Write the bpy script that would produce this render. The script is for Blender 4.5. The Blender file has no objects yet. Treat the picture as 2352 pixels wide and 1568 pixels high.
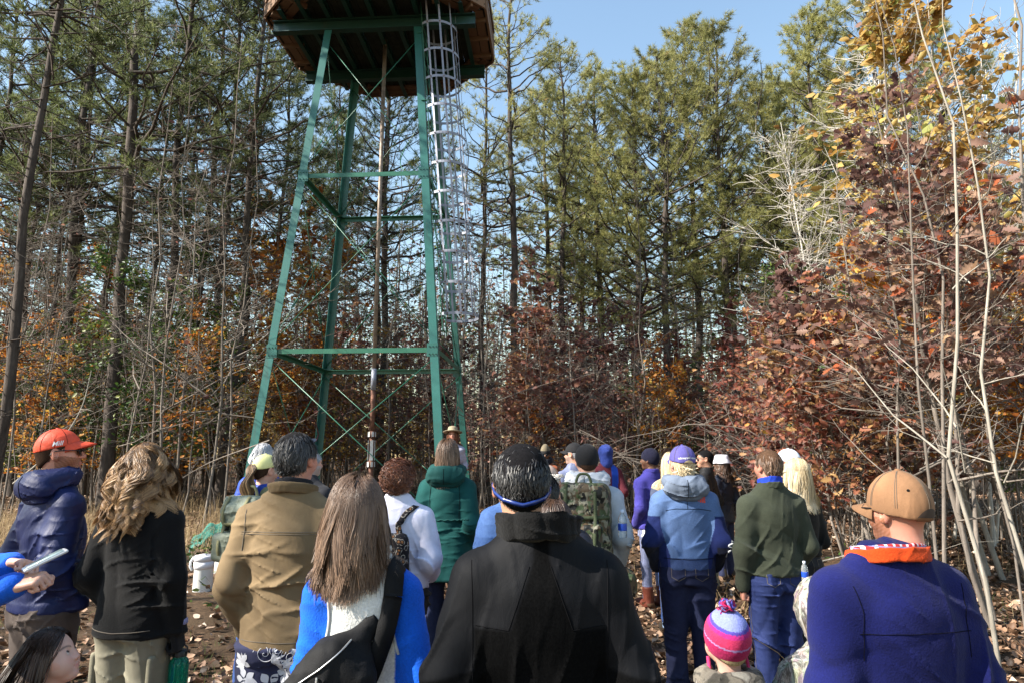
SKYSTR=.085; SUNSTR=5.0; EXPO=1.6
import bpy, math, random
import numpy as np
from mathutils import Vector, Matrix, Euler
from mathutils.bvhtree import BVHTree
PI=math.pi
R=math.radians
rng=np.random.default_rng(11)
random.seed(5)
sc=bpy.context.scene
col=sc.collection
def A(*v): return np.array(v,float)
# ------------------------------------------------------------------ camera model
CAMZ=1.62; PITCH=R(9.6); FPX=1568.0
cam_d=bpy.data.cameras.new('camera'); cam=bpy.data.objects.new('camera',cam_d); col.objects.link(cam)
cam.location=(0,0,CAMZ); cam.rotation_euler=(PI/2+PITCH,0,0)
cam_d.lens=24.0; cam_d.sensor_width=36.0; cam_d.clip_start=.05; cam_d.clip_end=3000
sc.camera=cam
def at(u,v,Y):
    """point at ground distance Y seen at (u,v) of the 2352x1568 view"""
    a=(u-1176)/FPX; b=(784-v)/FPX
    d=A(a, math.cos(PITCH)-b*math.sin(PITCH), math.sin(PITCH)+b*math.cos(PITCH))
    return A(0,0,CAMZ)+d*(Y/d[1])
def gz(x,y):
    x=np.asarray(x,float); y=np.asarray(y,float)
    return .018*np.clip(y,0,45)+.025*np.sin(x*.9+1.3*np.sin(y*.35))*np.sin(y*.7+.4)+.012*np.sin(x*2.3+y*1.7)
# ------------------------------------------------------------------ mesh helpers
class MB:
    def __init__(s): s.V=[]; s.F=[]; s.n=0; s.rn=[]; s.mi=[]; s.cl=[]; s.hascol=False
    def add(s,V,F,mi=0,rnd=None,colr=None):
        V=np.asarray(V,float).reshape(-1,3)
        if not isinstance(F,list): F=[F]
        for f in F:
            f=np.asarray(f,np.int64)
            if f.size==0: continue
            s.F.append(f+s.n); s.mi.append(np.full(len(f),mi,np.int32) if np.isscalar(mi) else np.asarray(mi,np.int32))
        s.V.append(V); s.n+=len(V)
        if rnd is None: rnd=np.full(len(V),.5)
        elif np.isscalar(rnd): rnd=np.full(len(V),float(rnd))
        s.rn.append(np.asarray(rnd,float))
        if colr is None: colr=np.tile(A(1,1,1),(len(V),1))
        else: s.hascol=True; colr=np.broadcast_to(np.asarray(colr,float),(len(V),3))
        s.cl.append(colr)
        return s
    def mesh(s,name,mats,smooth=True):
        me=bpy.data.meshes.new(name)
        V=np.concatenate(s.V) if s.V else np.zeros((0,3))
        me.vertices.add(len(V)); me.vertices.foreach_set('co',V.astype(np.float32).ravel())
        nl=sum(f.size for f in s.F); npoly=sum(len(f) for f in s.F)
        me.loops.add(nl); me.polygons.add(npoly)
        li=np.concatenate([f.ravel() for f in s.F]).astype(np.int32)
        tot=np.concatenate([np.full(len(f),f.shape[1],np.int32) for f in s.F])
        st=np.concatenate([[0],np.cumsum(tot)[:-1]]).astype(np.int32)
        me.loops.foreach_set('vertex_index',li); me.polygons.foreach_set('loop_start',st)
        me.polygons.foreach_set('material_index',np.concatenate(s.mi))
        me.polygons.foreach_set('use_smooth',np.full(npoly,smooth,bool))
        a=me.attributes.new('rnd','FLOAT','POINT'); a.data.foreach_set('value',np.concatenate(s.rn).astype(np.float32))
        if s.hascol:
            c=np.concatenate(s.cl); c=np.concatenate([c,np.ones((len(c),1))],1)
            a=me.attributes.new('paint','FLOAT_COLOR','POINT'); a.data.foreach_set('color',c.astype(np.float32).ravel())
        me.update(calc_edges=True); me.validate()
        for m in (mats if isinstance(mats,(list,tuple)) else [mats]): me.materials.append(m)
        return me
    def obj(s,name,mats,parent=None,smooth=True):
        o=bpy.data.objects.new(name,s.mesh(name,mats,smooth)); col.objects.link(o)
        if parent is not None: o.parent=parent
        return o
def tag(o,label=None,cat=None,group=None,kind=None):
    if label: o['label']=label
    if cat: o['category']=cat
    if group: o['group']=group
    if kind: o['kind']=kind
    return o
def empty(name,loc=(0,0,0),rz=0,label=None,cat=None,group=None):
    o=bpy.data.objects.new(name,None); col.objects.link(o); o.location=loc; o.rotation_euler=(0,0,rz)
    o.empty_display_size=.1
    return tag(o,label,cat,group)
def copy_tree(o,parent=None,kids=None):
    c=o.copy(); col.objects.link(c); c.parent=parent
    for ch in list(o.children): copy_tree(ch,c)
    return c
def nrm(v): 
    v=np.asarray(v,float); return v/np.maximum(np.linalg.norm(v,axis=-1,keepdims=True),1e-9)
def tubes(P,Rd,sides=4,flat=None):
    """many polylines (N,K,3), radii (N,K) -> V, F"""
    P=np.asarray(P,float); Rd=np.asarray(Rd,float)
    if P.ndim==2: P=P[None]; Rd=np.broadcast_to(Rd,P.shape[1:2])[None]
    Rd=np.broadcast_to(Rd,P.shape[:2])
    N,K,_=P.shape
    T=np.empty_like(P); T[:,1:-1]=P[:,2:]-P[:,:-2]; T[:,0]=P[:,1]-P[:,0]; T[:,-1]=P[:,-1]-P[:,-2]; T=nrm(T)
    m=nrm(P[:,-1]-P[:,0]); ref=np.where(np.abs(m[:,2:3])>.8,A(1,0,0),A(0,0,1))
    a=nrm(np.cross(T,ref[:,None,:])); b=np.cross(T,a)
    th=np.arange(sides)*2*PI/sides
    V=P[:,:,None,:]+Rd[:,:,None,None]*(np.cos(th)[None,None,:,None]*a[:,:,None,:]+np.sin(th)[None,None,:,None]*b[:,:,None,:])
    idx=np.arange(N*K*sides).reshape(N,K,sides); nx=np.roll(idx,-1,2)
    F=np.stack([idx[:,:-1],nx[:,:-1],nx[:,1:],idx[:,1:]],-1).reshape(-1,4)
    Fs=[F[:,::-1]]
    return V.reshape(-1,3),Fs
def capped(P,Rd,sides=8):
    V,F=tubes(P,Rd,sides); n=len(V)
    c0=np.arange(sides)[None,:]; c1=(np.arange(n-sides,n)[::-1])[None,:]
    return V,F+[c0,c1]
def box(c,s,M=None):
    x,y,z=np.asarray(s)/2.
    V=A([-x,-y,-z],[x,-y,-z],[x,y,-z],[-x,y,-z],[-x,-y,z],[x,-y,z],[x,y,z],[-x,y,z])
    if M is not None: V=V@np.asarray(M).T
    return V+np.asarray(c), np.array([[0,3,2,1],[4,5,6,7],[0,1,5,4],[1,2,6,5],[2,3,7,6],[3,0,4,7]])
def bar(a,b,w,h,up=(0,0,1),off=(0,0)):
    a=np.asarray(a,float); b=np.asarray(b,float); t=nrm(b-a); sx=nrm(np.cross(t,up)); uz=np.cross(sx,t)
    M=np.stack([t,-sx,uz],1); L=np.linalg.norm(b-a)
    return box((a+b)/2+sx*off[0]+uz*off[1],(L,w,h),M)
def lathe(prof,n=24,c=(0,0,0)):
    prof=np.asarray(prof,float); th=np.arange(n)*2*PI/n
    V=np.stack([prof[:,0][:,None]*np.cos(th),prof[:,0][:,None]*np.sin(th),np.repeat(prof[:,1][:,None],n,1)],-1).reshape(-1,3)+np.asarray(c)
    K=len(prof); idx=np.arange(K*n).reshape(K,n); nx=np.roll(idx,-1,1)
    return V,[np.stack([idx[:-1],nx[:-1],nx[1:],idx[1:]],-1).reshape(-1,4)]
def rotm(x=0,y=0,z=0): return np.array(Euler((x,y,z)).to_matrix())
# ------------------------------------------------------------------ materials
def newmat(name):
    m=bpy.data.materials.new(name); m.use_nodes=True; nt=m.node_tree; nt.nodes.clear()
    return m,nt
class NT:
    def __init__(s,nt): s.nt=nt
    def n(s,t,**k):
        nd=s.nt.nodes.new(t)
        for a,v in k.items():
            if a.startswith('i_'):
                key=a[2:]; key=int(key) if key.isdigit() else key.replace('__',' ')
                nd.inputs[key].default_value=v
            else: setattr(nd,a,v)
        return nd
    def l(s,a,b): s.nt.links.new(a,b)
def c4(c): return (c[0],c[1],c[2],1)
def ramp(t,fac,stops):
    r=t.n('ShaderNodeValToRGB'); e=r.color_ramp.elements
    while len(e)<len(stops): e.new(.5)
    for k,(p,c) in enumerate(stops): e[k].position=p; e[k].color=c4(c)
    t.l(fac,r.inputs[0]); return r.outputs[0]
def noise(t,scale,detail=4,rough=.6,coord=None,dist=0):
    n=t.n('ShaderNodeTexNoise'); n.inputs['Scale'].default_value=scale; n.inputs['Detail'].default_value=detail
    n.inputs['Roughness'].default_value=rough; n.inputs['Distortion'].default_value=dist
    if coord is not None: t.l(coord,n.inputs['Vector'])
    return n.outputs['Fac']
def coord(t,scale=(1,1,1),which='Object'):
    tc=t.n('ShaderNodeTexCoord'); mp=t.n('ShaderNodeMapping'); mp.inputs['Scale'].default_value=scale
    t.l(tc.outputs[which],mp.inputs['Vector']); return mp.outputs['Vector']
def bump(t,h,strength=.3,dist=.01):
    b=t.n('ShaderNodeBump'); b.inputs['Strength'].default_value=strength; b.inputs['Distance'].default_value=dist
    t.l(h,b.inputs['Height']); return b.outputs['Normal']
def mix(t,f,a,b,blend='MIX'):
    m=t.n('ShaderNodeMix',data_type='RGBA',blend_type=blend)
    for sck,v in ((m.inputs[0],f),(m.inputs[6],a),(m.inputs[7],b)):
        if hasattr(v,'is_output'): t.l(v,sck)
        elif isinstance(v,(int,float)): sck.default_value=v
        else: sck.default_value=c4(v)
    return m.outputs[2]
def finish(t,colr,rough=.7,normal=None,metal=0,spec=.5,sheen=0,trans=None,coat=0):
    p=t.n('ShaderNodeBsdfPrincipled'); o=t.n('ShaderNodeOutputMaterial')
    if hasattr(colr,'is_output'): t.l(colr,p.inputs['Base Color'])
    else: p.inputs['Base Color'].default_value=c4(colr)
    if hasattr(rough,'is_output'): t.l(rough,p.inputs['Roughness'])
    else: p.inputs['Roughness'].default_value=rough
    p.inputs['Metallic'].default_value=metal; p.inputs['Specular IOR Level'].default_value=spec
    p.inputs['Coat Weight'].default_value=coat
    if sheen: p.inputs['Sheen Weight'].default_value=sheen; p.inputs['Sheen Roughness'].default_value=.5
    if normal is not None: t.l(normal,p.inputs['Normal'])
    sh=p.outputs[0]
    if trans is not None:
        tr=t.n('ShaderNodeBsdfTranslucent'); 
        if hasattr(colr,'is_output'): t.l(colr,tr.inputs[0])
        else: tr.inputs[0].default_value=c4(colr)
        mx=t.n('ShaderNodeMixShader'); mx.inputs[0].default_value=trans; t.l(sh,mx.inputs[1]); t.l(tr.outputs[0],mx.inputs[2]); sh=mx.outputs[0]
    t.l(sh,o.inputs[0])
    return p
def attr(t,name='rnd',out='Fac'):
    return t.n('ShaderNodeAttribute',attribute_name=name).outputs[out]
def objrand(t): return t.n('ShaderNodeObjectInfo').outputs['Random']
def leafmat(name,stops,trans=.35,rough=.55,spec=.3):
    m,nt=newmat(name); t=NT(nt)
    c=ramp(t,attr(t),stops)
    finish(t,c,rough,spec=spec,trans=trans); return m
def barkmat(name,c1,c2,scale=18,stretch=.18,bs=.6):
    m,nt=newmat(name); t=NT(nt); co=coord(t,(1,1,stretch))
    f=noise(t,scale,6,.7,co); g=noise(t,scale*.25,3,.6,co)
    c=ramp(t,f,[(.3,np.asarray(c1)*.6),(.5,c1),(.72,c2)]); c=mix(t,g,c,mix(t,.5,c,np.asarray(c2)*1.15))
    finish(t,c,.9,bump(t,f,bs,.03),spec=.2); return m
def plain(name,c,rough=.6,metal=0,spec=.5,var=.12,vs=12,bs=0,bscale=200,coat=0,sheen=0):
    m,nt=newmat(name); t=NT(nt); co=coord(t)
    f=noise(t,vs,4,.6,co); c=A(*c)
    cc=ramp(t,f,[(.3,c*(1-var)),(.7,np.minimum(c*(1+var),1))])
    nb=bump(t,noise(t,bscale,3,.6,co),bs,.002) if bs else None
    finish(t,cc,rough,nb,metal,spec,sheen,coat=coat); return m
# ------------------------------------------------------------------ light
SUN_AZ=R(18); SUN_EL=R(38)       # sun: from the left, 18 degrees behind the camera
sd=A(-math.cos(SUN_AZ)*math.cos(SUN_EL),-math.sin(SUN_AZ)*math.cos(SUN_EL),math.sin(SUN_EL))
w=bpy.data.worlds.new('World'); sc.world=w; w.use_nodes=True; wt=w.node_tree
sky=wt.nodes.new('ShaderNodeTexSky'); sky.sky_type='NISHITA'; sky.sun_disc=False
sky.sun_elevation=SUN_EL; sky.sun_rotation=math.atan2(sd[0],sd[1])%(2*PI); sky.air_density=1.7; sky.dust_density=.4; sky.ozone_density=2.0; sky.altitude=100
bg=wt.nodes['Background']; bg.inputs[1].default_value=SKYSTR
wt.links.new(sky.outputs[0],bg.inputs[0])
sl=bpy.data.lights.new('sun','SUN'); sl.energy=SUNSTR; sl.angle=R(.53); sl.color=(1,.93,.82)
so=bpy.data.objects.new('sun',sl); col.objects.link(so); so.rotation_euler=Vector(sd).to_track_quat('Z','Y').to_euler(); so.location=(-20,-10,30)
vs=sc.view_settings; vs.view_transform='Standard'; vs.look='None'; vs.exposure=EXPO; vs.gamma=1; vs.use_curve_mapping=False
sc.cycles.max_bounces=6; sc.cycles.diffuse_bounces=3; sc.cycles.transparent_max_bounces=8; sc.cycles.use_denoising=True
sc.cycles.sample_clamp_indirect=6
# ------------------------------------------------------------------ ground
def build_ground():
    ys=np.concatenate([np.linspace(-12,30,150),np.geomspace(31,420,30)]); 
    xs=np.concatenate([-np.geomspace(420,21,24),np.linspace(-20,20,150),np.geomspace(21,420,24)])
    X,Y=np.meshgrid(xs,ys); Z=gz(X,Y)+.02*rng.random(X.shape)*(np.abs(X)<20)
    nx,ny=len(xs),len(ys); idx=np.arange(nx*ny).reshape(ny,nx)
    F=np.stack([idx[:-1,:-1],idx[:-1,1:],idx[1:,1:],idx[1:,:-1]],-1).reshape(-1,4)
    m,nt=newmat('forest_floor'); t=NT(nt); co=coord(t)
    f=noise(t,26,8,.75,co); g=noise(t,1.1,3,.6,co); k=noise(t,90,4,.7,co)
    c=ramp(t,f,[(.25,(.012,.009,.006)),(.42,(.05,.032,.02)),(.55,(.12,.075,.045)),(.68,(.22,.14,.09)),(.8,(.3,.22,.16))])
    soil=ramp(t,k,[(.3,(.035,.023,.014)),(.7,(.13,.085,.05))])
    c=mix(t,ramp(t,g,[(.42,(0,0,0)),(.62,(1,1,1))]),c,soil)
    finish(t,c,.95,bump(t,f,.9,.05),spec=.15)
    o=MB().add(np.stack([X,Y,Z],-1),F).obj('ground',m); tag(o,kind='structure'); return o
build_ground()
def leaf_cards(C,size,tmpl,faces,tilt,rnd,mb,yawbias=None,mi=0):
    """C (N,3) centres; template leaf in xy plane with z curl; random orientation with tilt sigma"""
    N=len(C); yaw=rng.random(N)*2*PI; n=nrm(np.stack([rng.normal(0,tilt,N),rng.normal(0,tilt,N),np.ones(N)],-1)) if np.isscalar(tilt) else tilt
    t0=np.stack([np.cos(yaw),np.sin(yaw),np.zeros(N)],-1); u=nrm(t0-n*(t0*n).sum(-1,keepdims=True)); v=np.cross(n,u)
    s=np.broadcast_to(size,(N,))
    curl=rng.uniform(-.6,1.4,N)
    T=tmpl[None]*s[:,None,None]; zz=T[:,:,2]*curl[:,None]
    V=C[:,None]+T[:,:,0:1]*u[:,None]+T[:,:,1:2]*v[:,None]+zz[:,:,None]*n[:,None]
    K=len(tmpl); F=[(f[None]+np.arange(N)[:,None,None]*K).reshape(-1,f.shape[1]) for f in faces]
    mb.add(V.reshape(-1,3),F,mi=mi,rnd=np.repeat(rnd,K))
# simple pointed leaf and a lobed oak leaf (length 1 along x)
LEAF=A([0,0,0],[.33,.27,.12],[.75,.2,.1],[1,0,.14],[.75,-.2,.1],[.33,-.27,.12],[.33,0,0],[.75,0,.03])
LEAF[:,0]-=.0
LEAF_F=[np.array([[0,6,1],[0,5,6],[7,3,2],[7,4,3]]),np.array([[6,7,2,1],[5,4,7,6]])]
LEAF1=A([0,0,0],[.45,.27,.1],[1,0,.12],[.45,-.27,.1]); LEAF1_F=[np.array([[0,3,2,1]])]
def oak():
    x=[0,.12,.24,.33,.44,.54,.66,.76,.88,1.]; wd=[.02,.06,.2,.11,.3,.14,.34,.16,.2,0.01]
    n=len(x); mid=np.stack([x,np.zeros(n),.10*np.sin(np.array(x)*3)],-1)
    up=np.stack([np.array(x)+.05*(np.array(wd)>.17),wd,.10*np.sin(np.array(x)*3)+np.array(wd)*.45],-1); dn=up*A(1,-1,1)
    V=np.concatenate([mid,up,dn]); i=np.arange(n-1)
    return V,[np.concatenate([np.stack([i,i+1,n+i+1,n+i],-1),np.stack([i+1,i,2*n+i,2*n+i+1],-1)])]
OAK,OAK_F=oak()
LITTER_ST=[(0,(.03,.018,.012)),(.3,(.085,.046,.025)),(.55,(.22,.125,.075)),(.8,(.38,.25,.165)),(1,(.52,.40,.31))]
litmat=leafmat('dry_leaf',LITTER_ST,.12,.6,.3)
def build_litter():
    mb=MB(); N=150000
    y=1.8+rng.random(N)**1.5*26; x=rng.uniform(-1,1,N)*(4+y*.85)
    keep=(np.sin(x*.8+1.5)+np.sin(y*.9+x*.5)+rng.normal(0,.9,N))>-.9
    x=x[keep]; y=y[keep]; C=np.stack([x,y,gz(x,y)+.012+.03*rng.random(len(x))],-1)
    near=y<11
    leaf_cards(C[near],rng.uniform(.05,.13,near.sum()),OAK[:, :]*A(1,1,1.5),OAK_F,.5,np.clip(rng.normal(.5,.25,near.sum()),0,1),mb) if False else None
    leaf_cards(C,rng.uniform(.035,.10,len(C)),LEAF*A(1,1.35,2.6),LEAF_F,.45,np.clip(rng.normal(.5,.27,len(C)),0,1),mb)
    o=mb.obj('leaf_litter',litmat); tag(o,'fallen brown oak leaves covering the clearing floor','leaves',kind='stuff')
    # sticks
build_litter()
def blades(C,h,w,mb,lean=.35,K=4):
    N=len(C); az=rng.random(N)*2*PI; ln=np.abs(rng.normal(0,lean,N)); s=np.linspace(0,1,K)
    P=C[:,None]+np.stack([np.cos(az)[:,None]*ln[:,None]*s**2*h[:,None],np.sin(az)[:,None]*ln[:,None]*s**2*h[:,None],h[:,None]*s*(1-.25*ln[:,None]*s)],-1)
    V,F=tubes(P,w*(1-.85*s)[None],3); mb.add(V,F,rnd=np.repeat(rng.random(N),K*3))
drymat=leafmat('dry_grass',[(0,(.14,.09,.045)),(.5,(.32,.22,.11)),(1,(.5,.38,.22))],.2,.7)
grnmat=leafmat('green_grass',[(0,(.03,.06,.012)),(1,(.12,.17,.04))],.3,.6)
def build_grass():
    mb=MB()
    def patch(n,x0,x1,y0,y1,h0,h1):
        x=rng.uniform(x0,x1,n); y=rng.uniform(y0,y1,n); k=(np.sin(x*2.1)+np.sin(y*1.7+x))>-.8; x=x[k];y=y[k]
        blades(np.stack([x,y,gz(x,y)],-1),rng.uniform(h0,h1,len(x)),.004,mb,.5)
    patch(5200,-10.5,-4.2,10.0,17,.2,.6); patch(1500,-14,-8,9,14,.2,.5); patch(700,-6,-3,8.5,11,.1,.35); patch(900,-3,3.2,7.5,11.5,.1,.3)
    patch(1200,-16,-9.5,7,12,.15,.4); patch(400,4.5,9,6,12,.1,.35)
    o=mb.obj('dry_grass',drymat); tag(o,'dry tan grass standing along the edge of the clearing','grass',kind='stuff')
    mb=MB()
    for (cx,cy,n,r) in ((-2.1,5.0,160,.45),(-2.6,4.3,90,.3),(.6,6.3,60,.3),(-5.6,8.0,120,.8),(4.3,7.0,140,.6),(-1.6,6.4,120,.6),(-4.5,6.5,120,.8)):
        x=rng.normal(cx,r,n); y=rng.normal(cy,r,n); blades(np.stack([x,y,gz(x,y)],-1),rng.uniform(.04,.13,n),.0028,mb,.6,3)
    o=mb.obj('green_grass',grnmat); tag(o,'short green grass sprouting between the fallen leaves','grass',kind='stuff')
build_grass()
# tall dry stalks between the jean-clad standing people
for k,(u,v,Y,n) in enumerate(((1690,1330,6.4,16),(1735,1300,6.8,12),(1900,1440,4.4,7))):
    mb=MB(); p=at(u,v,Y); x=rng.normal(p[0],.14,n); y=rng.normal(Y,.14,n)
    blades(np.stack([x,y,gz(x,y)],-1),rng.uniform(.35,.75,n),.0045,mb,.7,6)
    o=mb.obj('grass_tuft',drymat); tag(o,['pale dry grass stalks between the jeans wearers, the taller tuft','pale dry grass stalks beside the olive fleece man\'s hanging hand','low dry stalks in front of the blonde woman\'s feet'][k],'grass tuft','tufts of dry stalks')
# ------------------------------------------------------------------ forest
bark_pine=barkmat('pine_bark',(.038,.030,.026),(.105,.086,.074),14,.22,.8)
bark_grey=barkmat('grey_bark',(.11,.092,.078),(.25,.215,.185),22,.15,.5)
bark_pale=barkmat('pale_bark',(.20,.18,.15),(.38,.345,.295),26,.12,.4)
bark_white=barkmat('white_bark',(.36,.335,.295),(.56,.53,.49),26,.12,.3)
def needlemat(name,st):
    m,nt=newmat(name); t=NT(nt); c=ramp(t,attr(t),st); h=t.n('ShaderNodeHueSaturation')
    mr=t.n('ShaderNodeMapRange'); mr.inputs[3].default_value=.8; mr.inputs[4].default_value=1.2; t.l(objrand(t),mr.inputs[0]); t.l(mr.outputs[0],h.inputs['Value']); t.l(c,h.inputs['Color'])
    finish(t,h.outputs[0],.5,spec=.3,trans=.5); return m
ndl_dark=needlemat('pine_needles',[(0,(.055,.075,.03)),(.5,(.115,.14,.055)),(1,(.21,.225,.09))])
ndl_lit=needlemat('pine_needles_sunlit',[(0,(.14,.15,.05)),(.5,(.31,.305,.11)),(.9,(.43,.41,.17)),(1,(.42,.30,.13))])  # brighter needle copy for the right pines, sunlight put into the colour
def wander(n,amp):
    w=np.cumsum(rng.normal(0,1,(n,2)),0); w-=np.linspace(0,1,n)[:,None]*w[-1]; return w*amp
def branches(base,az,el,L,K=6,up=.25,wob=.05):
    """curved polylines (N,K,3)"""
    N=len(base); s=np.linspace(0,1,K); d=np.stack([np.cos(az)*np.cos(el),np.sin(az)*np.cos(el),np.sin(el)],-1)
    side=np.stack([-np.sin(az),np.cos(az),np.zeros(N)],-1)
    P=base[:,None]+d[:,None]*(L[:,None]*s)[...,None]
    P[:,:,2]+=(up*L)[:,None]*s**2 if np.ndim(up) else up*L[:,None]*s**2
    P+=side[:,None]*(rng.normal(0,wob,N)[:,None]*L[:,None]*np.sin(s*3.0+rng.random(N)[:,None]*3))[...,None]
    P[:,1:]+=rng.normal(0,.018,(N,K-1,3))*L[:,None,None]
    return P
def pick(P,t):
    """points & dirs on polylines P(N,K,3) at t (N,) """
    K=P.shape[1]; f=np.clip(t,0,.999)*(K-1); i=f.astype(int); w=(f-i)[:,None]; n=np.arange(len(P))
    return P[n,i]*(1-w)+P[n,i+1]*w, nrm(P[n,i+1]-P[n,i])
def needles(C,D,n,ln,wd,mb,rnd):
    N=len(C); d=nrm(D[:,None]*.75+rng.normal(0,.62,(N,n,3))); L=ln*rng.uniform(.7,1.25,(N,n,1))
    s=nrm(np.cross(d,rng.normal(0,1,(N,n,3))))*wd
    b=C[:,None]+d*L*.08
    V=np.stack([b-s*.5,b+s*.5,b+d*L+s*.15],2).reshape(-1,3)
    F=np.arange(N*n*3).reshape(-1,3); mb.add(V,F,rnd=np.repeat(rnd,n*3))
def pine(seed,H,cb,Rc,nb,ntw,r0,mat,lean=0.0,dead=40,fork=False,tuft=.16,nn=11,name='pine_tree',dens=1.0):
    global rng
    rng=np.random.default_rng(seed)
    K=16; z=np.linspace(0,H,K); wv=wander(K,.05*H/16); tr=np.stack([wv[:,0]+lean*z,wv[:,1],z],-1)
    rad=r0*(1-.88*(z/H)**1.05)+.012; rad[0]*=1.25
    tb=MB(); V,F=tubes(tr,rad,9); tb.add(V,F)
    def on(zz):
        return np.stack([np.interp(zz,z,tr[:,0]),np.interp(zz,z,tr[:,1]),zz],-1)
    # dead lower branches
    zd=rng.uniform(.12*H,cb+.12*H,dead); az=rng.random(dead)*2*PI; Ld=rng.uniform(.4,2.0,dead)*(.6+.5*zd/cb)
    P=branches(on(zd),az,rng.normal(.08,.22,dead),Ld,5,rng.normal(-.05,.2,dead),.08); V,F=tubes(P,(.014*(.5+Ld/2))[:,None]*np.linspace(1,.25,5)[None],3); tb.add(V,F)
    nt_=dead*4; ii=rng.integers(0,dead,nt_); q,dd=pick(P[ii],rng.uniform(.25,1,nt_)); aa=np.arctan2(dd[:,1],dd[:,0])+rng.normal(0,.8,nt_)
    P2=branches(q,aa,rng.normal(.1,.35,nt_),Ld[ii]*rng.uniform(.15,.5,nt_),3,.1,.1); V,F=tubes(P2,.006*np.linspace(1,.4,3)[None],3); tb.add(V,F)
    # live branches
    u=np.sort(rng.random(nb))**.85; zb=cb+(H*.985-cb)*u; az=np.arange(nb)*2.4+rng.normal(0,.5,nb)
    sh=(1-u)**.75*(.45+.55*np.minimum(1,u*5))+.09
    L=Rc*sh*rng.uniform(.55,1.25,nb); el=.05+.75*u+rng.normal(0,.18,nb)
    P=branches(on(zb),az,el,L,7,.12+.25*u,.07); V,F=tubes(P,np.maximum(.010*L+.004,.006)[:,None]*np.linspace(1.3,.3,7)[None],4); tb.add(V,F)
    m=np.maximum(3,(ntw*np.sqrt(L/Rc+.1)).astype(int)); ii=np.repeat(np.arange(nb),m); n=len(ii); s=rng.uniform(.22,1,n)**.8
    q,dd=pick(P[ii],s); aa=np.arctan2(dd[:,1],dd[:,0])+rng.choice([-1,1],n)*rng.uniform(.3,1.25,n)
    Lt=(.28*L[ii]*(1.15-s)+.22)*rng.uniform(.6,1.3,n)
    P2=branches(q,aa,rng.normal(.3,.35,n),Lt,4,.15,.08); V,F=tubes(P2,.0075*np.linspace(1,.4,4)[None],3); tb.add(V,F)
    # tufts
    cm=MB(); Cs=[];Ds=[];Rs=[]
    for tt in (.35,.55,.75,1.0):
        k=rng.random(n)<dens; c,d=pick(P2[k],np.full(k.sum(),tt)+rng.normal(0,.06,k.sum())); Cs.append(c+rng.normal(0,.02,c.shape)); Ds.append(nrm(d+A(0,0,.3))); Rs.append(np.repeat(1,len(c))*rng.normal(.5,.2,len(c)))
    c,d=pick(P,np.full(nb,1.)); Cs.append(c);Ds.append(d);Rs.append(rng.normal(.6,.2,nb))
    C=np.concatenate(Cs);D=np.concatenate(Ds);Rn=np.clip(np.concatenate(Rs),0,1)
    needles(C,D,nn,tuft,.016,cm,Rn)
    # cones
    kc=rng.random(len(C))<.015; cc=C[kc]-A(0,0,.05)
    for p in cc[:60]:
        V,F=tubes(np.stack([p,p-A(0,0,.03),p-A(0,0,.06)]),A(.012,.026,.006),5); tb.add(V,F)
    e=empty(name); tk=tb.obj('trunk',bark_pine,e); cr=cm.obj('crown',mat,e)
    return e
def leafstops(k):
    return {'orange':[(0,(.16,.045,.012)),(.35,(.36,.12,.02)),(.7,(.52,.22,.04)),(1,(.5,.34,.07))],
     'yellow':[(0,(.22,.11,.03)),(.4,(.40,.24,.06)),(.8,(.52,.37,.13)),(1,(.26,.27,.07))],
     'red':[(0,(.10,.028,.026)),(.4,(.2,.062,.045)),(.75,(.30,.12,.07)),(1,(.40,.24,.10))],
     'brown':[(0,(.075,.038,.034)),(.4,(.17,.085,.07)),(.75,(.30,.185,.135)),(.92,(.42,.27,.16)),(1,(.38,.10,.04))],
     'maroon':[(0,(.07,.03,.03)),(.5,(.17,.075,.062)),(.85,(.28,.14,.10)),(1,(.40,.22,.11))],
     'green':[(0,(.02,.045,.012)),(.6,(.05,.10,.02)),(1,(.17,.19,.04))]}[k]
LM={k:leafmat(k+'_leaves',leafstops(k),.45 if k!='green' else .3,.5 if k!='brown' else .55,.3) for k in ('orange','yellow','red','brown','maroon','green')}
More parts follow.
